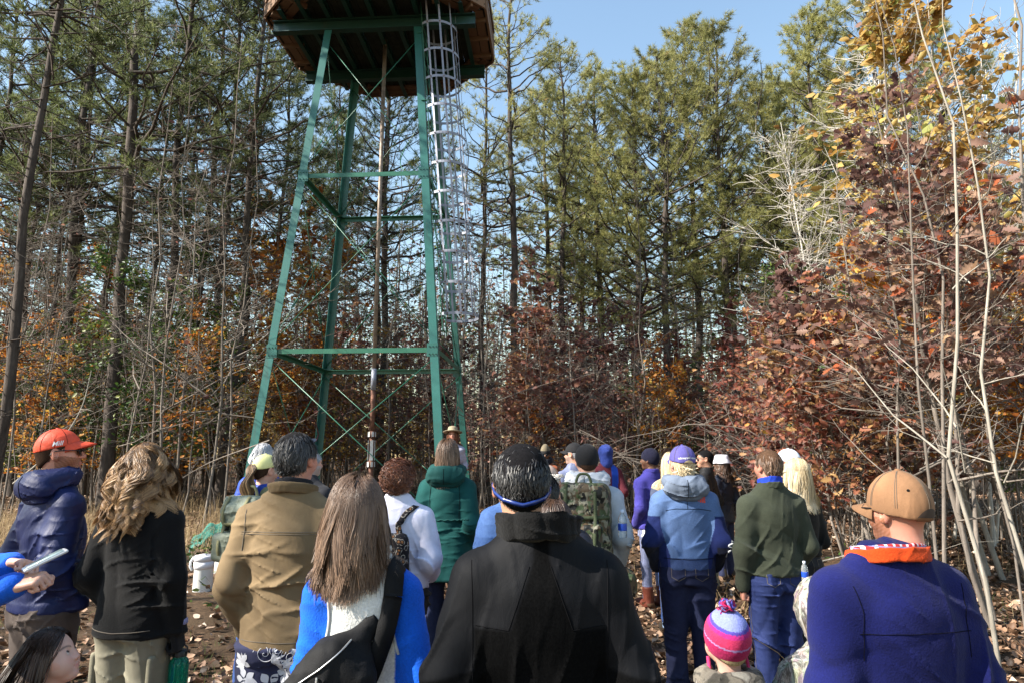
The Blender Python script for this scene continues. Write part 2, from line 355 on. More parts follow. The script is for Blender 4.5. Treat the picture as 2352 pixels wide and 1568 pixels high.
def sapling(seed,H,nst,nbr,nlf,lmat,lsize,bark=None,spread=.35,leafz=.2,oakleaf=False,r0=.02,name='sapling',tw=5,lean=0,brL=.32,droop=0,brr=.33,el0=.5):
    global rng
    rng=np.random.default_rng(seed); bark=bark or bark_grey
    tb=MB(); K=9; sts=[]
    for i in range(nst):
        h=H*rng.uniform(.7,1.0) if i else H; z=np.linspace(0,h,K); a=rng.random()*2*PI; b=(rng.random()*.6+.4)*spread*(nst>1)
        wv=wander(K,.035*h/3); P=np.stack([wv[:,0]+np.cos(a)*b*z*.55+.12*np.cos(a)*(nst>1)+lean*z,wv[:,1]+np.sin(a)*b*z*.55+.12*np.sin(a)*(nst>1),z],-1); sts.append(P)
    S=np.stack(sts); rr=r0*(1-.8*np.linspace(0,1,K)); V,F=tubes(S,rr[None]*rng.uniform(.7,1,(nst,1)),6); tb.add(V,F)
    ii=rng.integers(0,nst,nbr); s=rng.uniform(.22,.98,nbr); q,dd=pick(S[ii],s); az=rng.random(nbr)*2*PI
    L=H*brL*rng.uniform(.4,1.2,nbr)*(1.15-s)
    P=branches(q,az,rng.normal(el0,.3,nbr),L,6,.08-droop,.1); V,F=tubes(P,(r0*brr*(.4+L/L.max()))[:,None]*np.linspace(1,.3,6)[None],4); tb.add(V,F)
    n=nbr*tw; jj=rng.integers(0,nbr,n); q,dd=pick(P[jj],rng.uniform(.2,1,n)); aa=np.arctan2(dd[:,1],dd[:,0])+rng.normal(0,.8,n)
    P2=branches(q,aa,rng.normal(.35,.4,n),L[jj]*rng.uniform(.2,.6,n),4,.05,.12); V,F=tubes(P2,r0*.13*np.linspace(1,.5,4)[None],3); tb.add(V,F)
    e=empty(name); tb.obj('trunk',bark,e)
    if nlf:
        lb=MB(); kk=rng.integers(0,n,nlf); c,d=pick(P2[kk],rng.uniform(.1,1,nlf)); k=c[:,2]>H*leafz
        c=c[k]+rng.normal(0,.03,(k.sum(),3)); nn_=len(c)
        nz=nrm(rng.normal(0,1,(nn_,3))*A(1,1,.6)+A(0,0,.7))
        clump=np.clip(.5+.22*np.sin(c[:,0]*3+seed)+.15*np.sin(c[:,2]*2.5+c[:,1]*3)+rng.normal(0,.27,nn_),0,1)
        leaf_cards(c,lsize*rng.uniform(.6,1.25,nn_),(OAK if oakleaf else LEAF)*A(1,1,1.6),OAK_F if oakleaf else LEAF_F,nz,clump,lb)
        lb.obj('crown',lmat,e)
    return e
def place(proto,x,y,rz,s,label,group=None,cat='tree',first=None,z=None,sz=None):
    o=proto if not proto.get('category') else copy_tree(proto)
    o.location=(x,y,(float(gz(x,y)) if z is None else z)-.03); o.rotation_euler=(0,0,rz); o.scale=(s,s,s*(sz or 1))
    tag(o,label,cat)
    if group: o['group']=group
    elif 'group' in o: del o['group']
    return o
lib={}
# prototypes
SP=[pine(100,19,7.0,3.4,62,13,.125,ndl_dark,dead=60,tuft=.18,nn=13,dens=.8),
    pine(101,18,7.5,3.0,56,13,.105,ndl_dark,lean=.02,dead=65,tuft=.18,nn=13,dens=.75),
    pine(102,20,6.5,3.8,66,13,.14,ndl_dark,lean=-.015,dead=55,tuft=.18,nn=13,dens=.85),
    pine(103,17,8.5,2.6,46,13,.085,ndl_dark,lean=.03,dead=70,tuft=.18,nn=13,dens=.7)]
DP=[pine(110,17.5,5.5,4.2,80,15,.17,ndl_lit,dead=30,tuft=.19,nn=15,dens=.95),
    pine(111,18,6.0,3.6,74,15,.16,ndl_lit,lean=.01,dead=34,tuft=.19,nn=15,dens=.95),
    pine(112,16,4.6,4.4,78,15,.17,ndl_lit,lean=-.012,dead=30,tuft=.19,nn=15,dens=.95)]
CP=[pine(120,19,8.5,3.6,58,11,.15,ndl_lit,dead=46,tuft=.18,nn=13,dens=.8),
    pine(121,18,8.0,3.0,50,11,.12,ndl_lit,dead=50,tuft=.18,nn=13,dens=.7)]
rng=np.random.default_rng(77)
def P_at(u,v,Y): p=at(u,v,Y); return p[0],Y
# prominent pines of the left wood: (u where the trunk meets head height, Y, scale, proto, label)
NAMED=[(238,1049,15.5,1.05,2,0,'stoutest dark pine trunk, rising between the red cap and the curly haired woman'),
 (372,1049,17.5,1.0,0,1.2,'tall straight dark pine rising just above the curly haired woman\'s head'),
 (478,1049,18.5,1.0,1,2.0,'tall pine left of the green tower, second trunk left of its leg'),
 (512,1049,17.0,1.0,1,.3,'right-leaning pine trunk nearest the tower\'s left leg'),
 (-14,1049,12.0,1.0,3,.1,'leaning pine with patchy bark crossing the top left corner'),
 (62,1049,19,.95,3,.9,'slim pine directly above the red cap'),
 (140,1049,20.5,1.0,1,3.3,'slim pine behind the red cap\'s brim'),
 (196,1049,22,1.0,0,4.4,'dark pine trunk just left of the stoutest trunk in the left wood'),
 (330,1049,21.5,.95,3,5.2,'thin pine close to the left of the straight pine over the curly hair'),
 (430,1049,24,1.05,2,2.9,'dark pine between the two tall trunks left of the tower'),
 (560,1049,23,1.0,0,1.7,'dark pine partly hidden by the tower\'s front left leg')]
for u,v,Y,s,p,rz,lab in NAMED:
    x,y=P_at(u,v,Y); place(SP[p],x,y,rz,s,lab,'pines of the left wood')
k=0; pts=[(P_at(u,1049,Y)) for u,v,Y,*_ in NAMED]
while k<17:
    y=rng.uniform(17,31); x=rng.uniform(-1.05*y*.8-2,-2.0 if y>24 else -4.4-.12*y)
    if min((x-a)**2+(y-b)**2 for a,b in pts)<1.5 or abs(x+2.85)<2.6 and y<18.5: continue
    pts.append((x,y)); k+=1
    place(SP[rng.integers(0,4)],x,y,rng.random()*6.28,rng.uniform(.82,1.05),'slender dark pine standing deeper in the shaded wood left of and behind the tower','pines deep in the left wood')
# pines off to the left of the photographer: they shade the crowd
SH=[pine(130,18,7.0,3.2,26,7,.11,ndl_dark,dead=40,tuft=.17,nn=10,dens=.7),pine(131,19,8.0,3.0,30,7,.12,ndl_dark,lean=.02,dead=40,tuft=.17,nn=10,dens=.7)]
rng=np.random.default_rng(78)
for x,y,s in ((-9.6,-2.3,.95),(-13.6,-3.2,1.0),(-18.5,-1.6,1.0),(-12.4,1.2,.95),(-16.5,3.4,1.0),(-22,-5.5,1.05)):
    place(SH[rng.integers(0,2)],x,y,rng.random()*6.28,s,'tall pine at the left edge of the clearing throwing shade over the crowd','pines shading the crowd')
# centre and right pines
for u,Y,s,p,rz,lab in ((1180,22,1.0,0,.4,'straight tall pine just right of the ladder cage'),
   (1112,24,.98,1,2.2,'thin pine seen close behind the ladder cage'),
   (1296,25,.92,0,3.6,'open-crowned pine second to the right of the ladder cage')):
    x,y=P_at(u,1049,Y); place(CP[p],x,y,rz,s,lab,'open pines right of the tower')
RP=[(1385,27,1.0,0,.3,'dense yellow-green pine left in the lit row right of the tower'),(1480,24.5,.98,2,1.9,'broad yellow-green pine with low boughs above the camouflage backpack'),
 (1610,25.5,1.04,1,.8,'tallest yellow-green pine in the lit row, above the purple cap'),(1690,23.5,.98,0,4.1,'dense yellow-green pine above the bucket hat'),
 (1790,26,1.0,2,2.7,'dense yellow-green pine behind the bare white tree'),(1880,29,1.0,1,5.0,'pine filling the gap behind the bare white tree\'s stems'),
 (2090,22,1.06,1,1.1,'tall green pine topping out left of the golden leaves at the upper right'),(2010,27,.95,0,3.0,'pine rising behind the bare white branches right of the blue gap'),
 (1925,22.5,.95,1,.2,'pine just left of the blue gap over the bare white tree'),(2010,24,.98,2,1.4,'pine crown right under the blue gap over the bare white tree'),(1545,23.0,.9,0,2.2,'yellow-green pine directly above the purple fleece'),(2250,24,1.0,0,2.0,'green pine half hidden behind the golden leaves at the upper right'),(1255,29,1.0,1,.9,'soft yellow-green pine just right of the straight tall pine'),(1330,31,.98,2,4.4,'hazy pine seen between the open pines right of the tower')]
for u,Y,s,p,rz,lab in RP:
    x,y=P_at(u,1049,Y); place(DP[p],x,y,rz,s,lab,'sunlit pines right of the tower')
for k in range(14):
    y=rng.uniform(29,42); x=rng.uniform(-2,.85*y); place(CP[k%2] if k%3 else DP[k%3],x,y,rng.random()*6.28,rng.uniform(.8,1.0),'pine standing deep in the wood behind the sunlit row','pines deep in the right wood')
# ---------------- understory
def pro(key,*a,**k): lib[key]=[sapling(*( (aa,)+a ),**k) for aa in k.pop('seeds')] if False else None
U={}
U['bare']=[sapling(200+i,5.2,1,24,14,LM['maroon'],.055,r0=.020,tw=7) for i in range(3)]
U['thick']=[sapling(210+i,3.6,7,40,260,LM['maroon'],.085,r0=.009,spread=.25,tw=4,brL=.22) for i in range(3)]
U['orange']=[sapling(220+i,4.4,2,46,900,LM['orange'],.10,r0=.018,tw=6,droop=.06) for i in range(3)]
U['yellow']=[sapling(230+i,4.8,2,46,900,LM['yellow'],.095,r0=.02,tw=6,droop=.05) for i in range(2)]
U['red']=[sapling(240+i,4.2,2,50,850,LM['red'],.115,r0=.02,tw=6,oakleaf=True) for i in range(3)]
U['maroon']=[sapling(245+i,5.0,2,54,1000,LM['maroon'],.115,r0=.022,tw=6,oakleaf=True) for i in range(2)]
U['green']=[sapling(250+i,4.5,3,56,1500,LM['green'],.08,r0=.018,tw=7,spread=.4) for i in range(3)]
rng=np.random.default_rng(91)
def scatter(key,n,u0,u1,Y0,Y1,s0,s1,lab,grp,cat='sapling'):
    for _ in range(n):
        Y=rng.uniform(Y0,Y1); x,y=P_at(rng.uniform(u0,u1),1049,Y)
        if abs(x+2.85)<2.2 and 11.8<y<16.4: continue
        pr=U[key][rng.integers(0,len(U[key]))]; place(pr,x,y,rng.random()*6.28,rng.uniform(s0,s1),lab,grp,cat)
scatter('green',12,-60,420,13,21,.8,1.35,'evergreen understory shrub with small dark green leaves in the left wood','evergreen shrubs left','shrub')
scatter('orange',14,20,620,14,22,.7,1.15,'understory sapling with orange autumn leaves in the left wood','orange saplings left')
scatter('yellow',6,250,640,15,22,.7,1.05,'understory sapling with yellow autumn leaves in the left wood','yellow saplings left')
scatter('orange',9,-40,700,18,26,1.5,2.3,'taller orange-leaved tree among the left pines','orange trees among the pines','tree')
scatter('green',3,-40,420,15,22,1.2,1.7,'taller evergreen shrub with small dark leaves in the left wood','tall evergreen shrubs left','shrub')
scatter('bare',44,-60,640,13,26,.7,2.2,'thin bare grey stem in the left wood','bare stems left')
scatter('orange',10,560,1000,18,26,.8,1.25,'orange-leaved sapling seen through the tower legs','orange saplings behind the tower')
scatter('yellow',6,560,1000,18,26,.7,1.1,'yellow-leaved sapling seen through the tower legs','yellow saplings behind the tower')
scatter('maroon',8,650,1120,18,26,.9,1.35,'russet oak sapling seen through the tower legs','russet saplings behind the tower')
scatter('bare',44,560,1140,17.5,30,.9,2.5,'thin bare stem seen through the tower legs','bare stems behind the tower')
scatter('thick',10,560,1120,17.5,22,.7,1.1,'tangle of pale upright stems behind the tower base','stem thickets behind the tower','thicket')
scatter('maroon',14,1100,1650,15.5,23,.85,1.3,'maroon-leaved young oak in the thicket right of the tower','maroon oaks right of the tower')
scatter('red',12,1150,1950,14.5,21,.8,1.2,'red-leaved young oak in the thicket right of the tower','red oaks right of the tower')
scatter('thick',26,1080,1800,14,21,.7,1.15,'tangle of pale upright stems in the thicket right of the tower','stem thickets right of the tower','thicket')
scatter('bare',30,1080,1900,14.5,26,.7,1.7,'thin bare stem in the thicket right of the tower','bare stems right of the tower')
scatter('yellow',4,1150,1900,16,21,.6,.9,'yellow-leaved sapling in the thicket right of the tower','yellow saplings right of the tower')
scatter('orange',5,1250,1950,14.5,20,.6,.95,'orange-leaved sapling in the thicket right of the tower','orange saplings right of the tower')
scatter('green',5,1350,1950,15,21,.5,.9,'green-leaved shrub low in the thicket right of the tower','green shrubs right of the tower','shrub')
scatter('orange',12,1900,2450,8.5,16,.8,1.2,'orange-leaved sapling behind the big brown oak','orange saplings behind the brown oak')
scatter('yellow',7,1950,2450,9,16,.9,1.3,'yellow-leaved sapling behind the big brown oak','yellow saplings behind the brown oak')
scatter('thick',14,1780,2450,9,16,.7,1.1,'tangle of pale upright stems behind the big brown oak','stem thickets behind the brown oak','thicket')
scatter('bare',18,1780,2420,8.5,17,.7,1.3,'thin bare stem behind the big brown oak','bare stems behind the brown oak')
scatter('red',6,1750,2200,9.5,14,.6,.95,'red-leaved young oak in front of the stems on the right','red oaks on the right')
scatter('green',5,1950,2420,10,17,.7,1.2,'green-leaved shrub behind the stems on the right','green shrubs on the right','shrub')
# ---------------- individual broadleaf trees
def single(e,u,Y,rz,lab,cat='tree',s=1.0):
    x,y=P_at(u,1049,Y); return place(e,x,y,rz,s,lab,None,cat)
single(sapling(300,11.6,3,120,0,None,0,bark=bark_white,r0=.055,spread=.30,tw=11,brL=.26,brr=.2,el0=.85,name='bare_tree'),2000,13.5,.6,'bare white-limbed tree spreading sunlit branches against the sky')
single(sapling(301,8.4,2,70,0,None,0,bark=bark_white,r0=.04,brr=.22,el0=.8,spread=.4,tw=9,brL=.34,lean=-.12,name='bare_tree'),2130,12.2,2.1,'smaller bare white tree leaning left below the tall bare one')
single(sapling(302,9.5,2,60,0,None,0,bark=bark_white,r0=.04,brr=.22,el0=.8,spread=.3,tw=8,name='bare_tree'),2230,11.5,1.1,'bare pale tree whose twigs cross the green pine at the upper right')
single(sapling(310,4.9,3,130,3300,LM['brown'],.118,bark=bark_grey,oakleaf=True,r0=.030,spread=.38,lean=.06,tw=9,leafz=.44,brL=.36,name='oak_tree'),2235,6.3,.2,'big leafy brown oak filling the right side of the picture')
single(sapling(311,4.0,2,100,2300,LM['brown'],.115,bark=bark_grey,oakleaf=True,r0=.028,spread=.5,tw=8,leafz=.3,brL=.36,name='oak_tree'),2035,7.6,1.5,'smaller brown oak adjoining the left of the big brown oak')
single(sapling(312,3.6,2,90,2000,LM['red'],.105,bark=bark_grey,oakleaf=True,r0=.022,spread=.5,tw=8,leafz=.25,brL=.36,name='oak_tree'),1925,8.2,.8,'red and yellow leaved oak above the white cap and blonde hair')
single(sapling(320,8.6,2,100,3800,LM['yellow'],.15,bark=bark_pale,r0=.04,spread=.35,tw=9,leafz=.5,brL=.30,name='hickory_tree'),2290,8.6,2.9,'golden-leaved tree at the top right corner')
single(sapling(322,7.6,1,26,150,LM['brown'],.17,bark=bark_grey,oakleaf=True,r0=.03,tw=7,leafz=.6,brL=.15,name='oak_tree'),2470,6.2,.4,'dark oak bough hanging over the golden leaves at the top right')
single(sapling(321,5.0,3,110,4200,LM['orange'],.105,bark=bark_grey,r0=.03,spread=.4,tw=9,leafz=.3,brL=.34,name='beech_tree'),2330,8.4,1.9,'orange-leaved beech at the right edge under the brown oak')
single(sapling(330,3.4,2,34,200,LM['red'],.12,bark=bark_grey,oakleaf=True,r0=.024,spread=.7,tw=6,lean=-.35,brL=.36,name='dogwood_tree'),1830,12.5,.4,'pale-limbed dogwood with a few crimson leaves leaning left')
# near stems on the right, each placed by its foot
for i,(u,Y,H,lean,s) in enumerate(((2262,4.6,6.2,-.045,1.0),(2150,5.6,6.0,-.03,1.0),(2205,5.2,5.6,-.06,.9),(2105,6.4,5.2,-.03,.9),(2340,5.0,5.8,-.02,.9),(2010,7.4,5.2,-.02,.8),(2300,6.2,6.0,-.05,.8),(1960,8.6,4.8,.02,.8))):
    e=sapling(340+i,H,1,9,14,LM['brown'],.11,bark=bark_grey if i%4 else bark_pale,r0=.019*s,lean=lean,tw=5,oakleaf=True,brL=.17,name='sapling')
    single(e,u,Y,.1,['slim pale trunk at the right edge, nearest of the stems beside the tan cap','slim pale stem behind the tan cap man\'s right shoulder','forked thin grey stem between the two pale trunks right of the tan cap','thin grey stem directly behind the tan cap','last pale stem at the right border of the photo','thin stem between the blonde woman and the tan cap','grey stem set back behind the nearest pale trunk at the right','thin stem just right of the blonde woman\'s hair'][i],'sapling')
# arching fallen branches
def arch(pts,r,lab,mat=bark_grey,name='fallen_branch'):
    r*=.72
    P=np.array(pts,float); t=np.linspace(0,1,len(P)); tt=np.linspace(0,1,14); Q=np.stack([np.interp(tt,t,P[:,i]) for i in range(3)],-1)
    for _ in range(3): Q[1:-1]=(Q[:-2]+2*Q[1:-1]+Q[2:])/4
    tb=MB(); V,F=tubes(Q,r*np.linspace(1,.3,14),6); tb.add(V,F)
    n=13; q,d=pick(np.repeat(Q[None],n,0),rng.uniform(.15,1,n)); B=branches(q,rng.random(n)*6.28,rng.normal(.1,.6,n),rng.uniform(.2,1.1,n),5,-.15,.15); V,F=tubes(B,r*.3*np.linspace(1,.3,5)[None],4); tb.add(V,F)
    n2=26; j=rng.integers(0,n,n2); q,d=pick(B[j],rng.uniform(.3,1,n2)); B2=branches(q,rng.random(n2)*6.28,rng.normal(0,.5,n2),rng.uniform(.1,.4,n2),4,-.1,.1); V,F=tubes(B2,r*.13*np.linspace(1,.4,4)[None],3); tb.add(V,F)
    o=tb.obj(name,mat); tag(o,lab,'branch','arching bare branches behind the far listeners'); return o
arch([at(1780,1180,10.5),at(1745,1080,10.3),at(1690,1000,10.2),at(1610,965,10.2),at(1530,985,10.4)],.028,'pale arching branch reaching left over the bucket hat, the topmost')
arch([at(1740,1190,10),at(1700,1090,9.9),at(1640,1010,9.9),at(1560,1000,10)],.024,'pale arching branch directly behind the sunglasses man')
arch([at(1800,1170,10.8),at(1730,1060,10.6),at(1650,985,10.7),at(1580,960,10.9)],.02,'thin arching branch tangled beside the topmost pale one')
arch([at(1490,1070,13),at(1430,1050,13),at(1380,1010,13),at(1330,985,13.2)],.022,'bare branch lying behind the blue hood')
arch([at(1310,1080,12.5),at(1370,1065,12.4),at(1440,1040,12.4),at(1520,1010,12.8)],.02,'low broken branch right of the orange-brown jacket')
arch([at(1120,930,14.5),at(1190,900,14.2),at(1290,870,14.2),at(1390,850,14.4)],.018,'long thin branch slanting up right of the tower legs')
arch([at(620,1010,9.5),at(480,1060,10.5),at(380,1120,10.5)],.016,'thin dark branch slanting in front of the left trunks',bark_grey)
arch([at(1880,1290,6.2),at(1960,1270,6.0),at(2020,1310,5.8)],.012,'fallen twig on the leaves left of the tan cap man',bark_pale)
arch([at(30,1110,10.5),at(130,1030,10.5),at(190,940,10.8),at(210,850,11)],.02,'pale leaning dead stem behind the navy hood',bark_pale,'dead_stem')
# low leafy plants and ferns by the white containers
for i,(u,v,Y) in enumerate(((445,1235,9.5),(520,1325,7.2),(500,1190,11),(360,1250,9),(1830,1200,9),(1990,1180,9.5))):
    p=at(u,v,Y); mb=MB(); n=60; c=np.stack([rng.normal(p[0],.16,n),rng.normal(Y,.16,n),np.zeros(n)],-1); c[:,2]=gz(c[:,0],c[:,1])+rng.uniform(.05,.32,n)
    nz=nrm(rng.normal(0,.5,(n,3))+A(0,0,1)); leaf_cards(c,rng.uniform(.05,.09,n),LEAF,LEAF_F,nz,rng.random(n),mb)
    st=np.stack([np.stack([A(p[0],Y,float(gz(p[0],Y)))]*n),(c+A(p[0],Y,float(gz(p[0],Y))))/2+A(0,0,.03),c],1); V,F=tubes(st,A(.003,.0025,.002)[None],3); mb.add(V,F,mi=1)
    o=mb.obj('seedling_plant',[LM['green'],bark_grey]); tag(o,['green seedling beside the white lidded container','green seedling between the two white containers','green seedling in the dry grass left of the tower','green seedling behind the curly haired woman','green seedling in the leaves behind the blonde woman','green seedling under the brown oak'][i],'plant','seedlings in the leaf litter')
# ---------------- far wood as one mass
def farwood():
    global rng
    rng=np.random.default_rng(400); tb=MB(); n=420
    y=rng.uniform(36,75,n); x=rng.uniform(-1.05,1.05,n)*y; H=rng.uniform(9,15,n); z0=gz(x,y)
    K=6; s=np.linspace(0,1,K); P=np.stack([x[:,None]+rng.normal(0,.15,(n,K)),y[:,None]+rng.normal(0,.15,(n,K)),z0[:,None]+H[:,None]*s],-1)
    V,F=tubes(P,rng.uniform(.06,.16,n)[:,None]*(1-.8*s)[None],5); tb.add(V,F,mi=0)
    m=n*16; j=rng.integers(0,n,m); q,d=pick(P[j],rng.uniform(.1,.98,m)); B=branches(q,rng.random(m)*6.28,rng.normal(.2,.3,m),rng.uniform(.6,2.6,m),4,.1,.1); V,F=tubes(B,.02*np.linspace(1,.4,4)[None],3); tb.add(V,F,mi=0)
    k=B.reshape(-1,3); kk=rng.random(len(k))<.75; C=k[kk]; hi=C[:,2]>rng.normal(6.5,1.5,len(C)); 
    for sel,mi,sz in ((hi,1,.36),(~hi,2,.22)):
        c=C[sel]; c=np.repeat(c,3,0)+rng.normal(0,.3,(len(c)*3,3)); nz=nrm(rng.normal(0,1,(len(c),3))+A(0,0,.4)); N=len(c)
        if mi==1: needles(c,nz,5,.34,.05,tb_n,rng.random(N)) if False else leaf_cards(c,sz*rng.uniform(.5,1.2,N),LEAF1*A(1,.5,1),LEAF1_F,nz,rng.random(N),tb,mi=1)
        else:
            half=rng.random(N)<.5
            leaf_cards(c[half],sz*rng.uniform(.5,1.,half.sum()),LEAF1,LEAF1_F,nz[half],rng.random(half.sum()),tb,mi=2)
            leaf_cards(c[~half],sz*rng.uniform(.5,1.,(~half).sum()),LEAF1,LEAF1_F,nz[~half],rng.random((~half).sum()),tb,mi=3)
    # undergrowth stems at the wood's floor
    m=2600; y=rng.uniform(24,44,m); x=rng.uniform(-1,1,m)*y*.95; h=rng.uniform(.8,3.2,m); B=branches(np.stack([x,y,gz(x,y)],-1),rng.random(m)*6.28,rng.normal(1.35,.2,m),h,5,0,.08); V,F=tubes(B,rng.uniform(.008,.02,m)[:,None]*np.linspace(1,.3,5)[None],3); tb.add(V,F,mi=0)
    m=80000; y=rng.uniform(27,52,m); x=rng.uniform(-1,1,m)*y*.95; z=gz(x,y)+rng.gamma(2.3,2.4,m); z=np.minimum(z,13); c=np.stack([x,y,z],-1); nz=nrm(rng.normal(0,1,(m,3))); w_=rng.random(m)
    for lo,hi_,mi in ((0,.5,2),(.5,.75,3),(.75,1.1,4)):
        q=(w_>=lo)&(w_<hi_); leaf_cards(c[q],rng.uniform(.12,.34,q.sum()),LEAF1,LEAF1_F,nz[q],rng.random(q.sum()),tb,mi=mi)
    o=tb.obj('distant_woods',[bark_grey,ndl_dark,LM['brown'],LM['green'],LM['maroon']]); tag(o,'far trunks and foliage of the deep wood closing the view','woods',kind='stuff')
farwood()
# ------------------------------------------------------------------ fire tower
def paintmat(name,c,rust=.0):
    m,nt=newmat(name); t=NT(nt); co=coord(t); f=noise(t,3.5,5,.65,co); g=noise(t,60,3,.6,co); c=np.asarray(c)
    cc=ramp(t,f,[(.3,c*.82),(.6,c),(.8,np.minimum(c*1.2+.01,1))])
    k=noise(t,22,6,.75,co); cc=mix(t,ramp(t,k,[(.63,(0,0,0)),(.68,(1,1,1))]),cc,c*.3+A(.06,.03,.015)); st=noise(t,7,5,.7,coord(t,(1,1,.12))); cc=mix(t,ramp(t,st,[(.56,(0,0,0)),(.75,(.7,.7,.7))]),cc,c*.45+A(.03,.018,.01))
    finish(t,cc,.38,bump(t,g,.25,.003),spec=.5); return m
grn=paintmat('tower_green_paint',(.02,.115,.10)); grn2=paintmat('tower_green_steel',(.02,.12,.075))
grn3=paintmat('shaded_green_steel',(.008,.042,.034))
galv=plain('galvanized_steel',(.23,.245,.30),.5,.25,.5,.15,9,.15,60)
rustm=plain('rusty_pipe',(.16,.075,.05),.75,.2,.4,.45,14,.3,90); greyp=plain('weathered_pipe',(.24,.19,.155),.6,.3,.5,.3,9,.15,90); whtp=plain('white_paint',(.5,.5,.5),.5,0,.5,.12,10,.1,80)
def woodmat():
    m,nt=newmat('weathered_wood'); t=NT(nt); co=coord(t,(1,1,1)); f=noise(t,14,6,.7,coord(t,(.25,3,3))); rn=attr(t)
    c=mix(t,rn,(.10,.055,.032),(.27,.175,.115)); c=mix(t,f,c,mix(t,.5,c,(.07,.04,.025)))
    finish(t,c,.8,bump(t,f,.4,.006),spec=.2); return m
wood=woodmat()
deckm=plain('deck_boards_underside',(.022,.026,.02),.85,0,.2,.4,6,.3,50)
TX,TY=-2.85,14.0; TB=float(gz(TX,TY))-.12; ZT=10.45
hw=lambda z: 1.60-.084*(z-3.55)
tower=empty('fire_tower',(TX,TY,0),R(-3.6),'green steel fire tower on four tapering legs with a wooden octagonal deck','tower')
def T(name,mb,mat,parent=tower,smooth=False): return mb.obj(name,mat,parent,smooth)
def corner(sx,sy,z): return A(sx*hw(z),sy*hw(z),z)
for sx in (-1,1):
    for sy in (-1,1):
        mb=MB(); a=corner(sx,sy,TB); b=corner(sx,sy,ZT); W=.15; th=.013
        t_=nrm(b-a)
        # angle iron: two flanges meeting at the outer corner
        for dx,dy in ((-sx,0),(0,-sy)):
            d=A(dx,dy,0); n=A(0,sy,0) if dx else A(sx,0,0)
            o0=-n*th*(1 if dx else 1)
            V=np.array([p+q+r for p in (a,b) for q in (A(0,0,0),d*W) for r in (A(0,0,0),-n*th)])
            if dy: V=V+A(-sx*.0,0,0)-d*0+A(0,dy*th*1.02,0)
            F=np.array([[0,1,3,2],[4,6,7,5],[0,4,5,1],[2,3,7,6],[0,2,6,4],[1,5,7,3]])
            mb.add(V,F)
        for z in (3.55,7.1): # gusset plates with bolts
            c=corner(sx,sy,z); mb.add(*box(c+A(-sx*.10,sy*.009,0),(.2,.012,.24)))
            for bx in (-.04,-.10,-.16):
                for bz in (-.07,.07):
                    V,F=capped(np.stack([c+A(sx*bx,sy*.012,bz),c+A(sx*bx,sy*.03,bz)]),.014,6); mb.add(V,F)
        mb.add(*box(A(a[0]-sx*.06,a[1]-sy*.06,TB+.03),(.38,.38,.05)))
        leg=T('leg',mb,grn)
for z in (3.55,7.1):
    for sx,sy,ex,ey in ((-1,-1,1,-1),(-1,1,1,1),(-1,-1,-1,1),(1,-1,1,1)):
        a=corner(sx,sy,z); b=corner(ex,ey,z); mb=MB(); d=nrm(b-a); out=A(0,sy,0) if sy==ey else A(sx,0,0)
        a2=a+d*.05-out*.022; b2=b-d*.05-out*.022
        mb.add(*bar(a2,b2,.012,.09)); mb.add(*bar(a2-out*.05+A(0,0,.04),b2-out*.05+A(0,0,.04),.085,.010))
        T('strut',mb,grn2)
lev=[TB+.25,3.55,7.1,ZT-.1]
def rod(a,b,tb=True,r=.009):
    mb=MB(); V,F=capped(np.stack([a,b]),r,6); mb.add(V,F)
    if tb:
        t_=nrm(b-a); c=a+(b-a)*.30; s=nrm(np.cross(t_,A(0,0,1)))
        for q in (-1,1): V,F=capped(np.stack([c-t_*.13+s*q*.022,c+t_*.13+s*q*.022]),.008,5); mb.add(V,F)
        for q in (-1,1): V,F=capped(np.stack([c+t_*q*.13-s*.026,c+t_*q*.13+s*.026]),.013,5); mb.add(V,F)
    return T('brace_rod',mb,grn2,smooth=True)
for i in range(3):
    z0,z1=lev[i]+.08,lev[i+1]-.08
    for (p,q,out) in (((-1,-1),(1,-1),A(0,-1,0)),((-1,1),(1,1),A(0,1,0)),((-1,-1),(-1,1),A(-1,0,0)),((1,-1),(1,1),A(1,0,0))):
        a0=corner(*p,z0);a1=corner(*p,z1);b0=corner(*q,z0);b1=corner(*q,z1); o=out*-.04
        rod(a0+o,b1+o); rod(b0+o-out*.02,a1+o-out*.02)
# centre pipe
def pipe(name,z0,z1,r,mat,n=14):
    mb=MB(); V,F=capped(np.stack([A(0,0,z0),A(0,0,z1)]),r,n); mb.add(V,F); return T(name,mb,mat,pp,True)
pp=MB(); V,F=capped(np.stack([A(0,0,3.22),A(0,0,10.9)]),.043,16); pp=T('centre_pipe',pp.add(V,F),greyp,smooth=True)
pipe('lower_pipe',1.95,3.22,.048,rustm); pipe('steel_sleeve',2.98,3.42,.055,galv)
mb=MB()
for z0,z1,r in ((2.02,2.14,.075),(1.42,1.54,.075),(1.14,1.2,.074),(.98,1.05,.07)): V,F=capped(np.stack([A(0,0,z0),A(0,0,z1)]),r,14); mb.add(V,F)
V,F=capped(np.stack([A(0,0,TB),A(0,0,2.0)]),.05,14); mb.add(V,F); V,F=capped(np.stack([A(0,0,1.1),A(.22,-.05,1.1)]),.04,10); mb.add(V,F)
T('valve_pipe',mb,rustm,pp,True)
mb=MB()
for k in range(4):
    a=k*PI/2+.3; mb.add(*box(A(.066*math.cos(a),.066*math.sin(a),1.76),(.012,.06,.4),rotm(0,0,a)))
for z in (2.08,1.48):
    for k in range(6): a=k*PI/3; mb.add(*box(A(.077*math.cos(a),.077*math.sin(a),z),(.01,.04,.1),rotm(0,0,a)))
T('white_coupling',mb,whtp,pp)
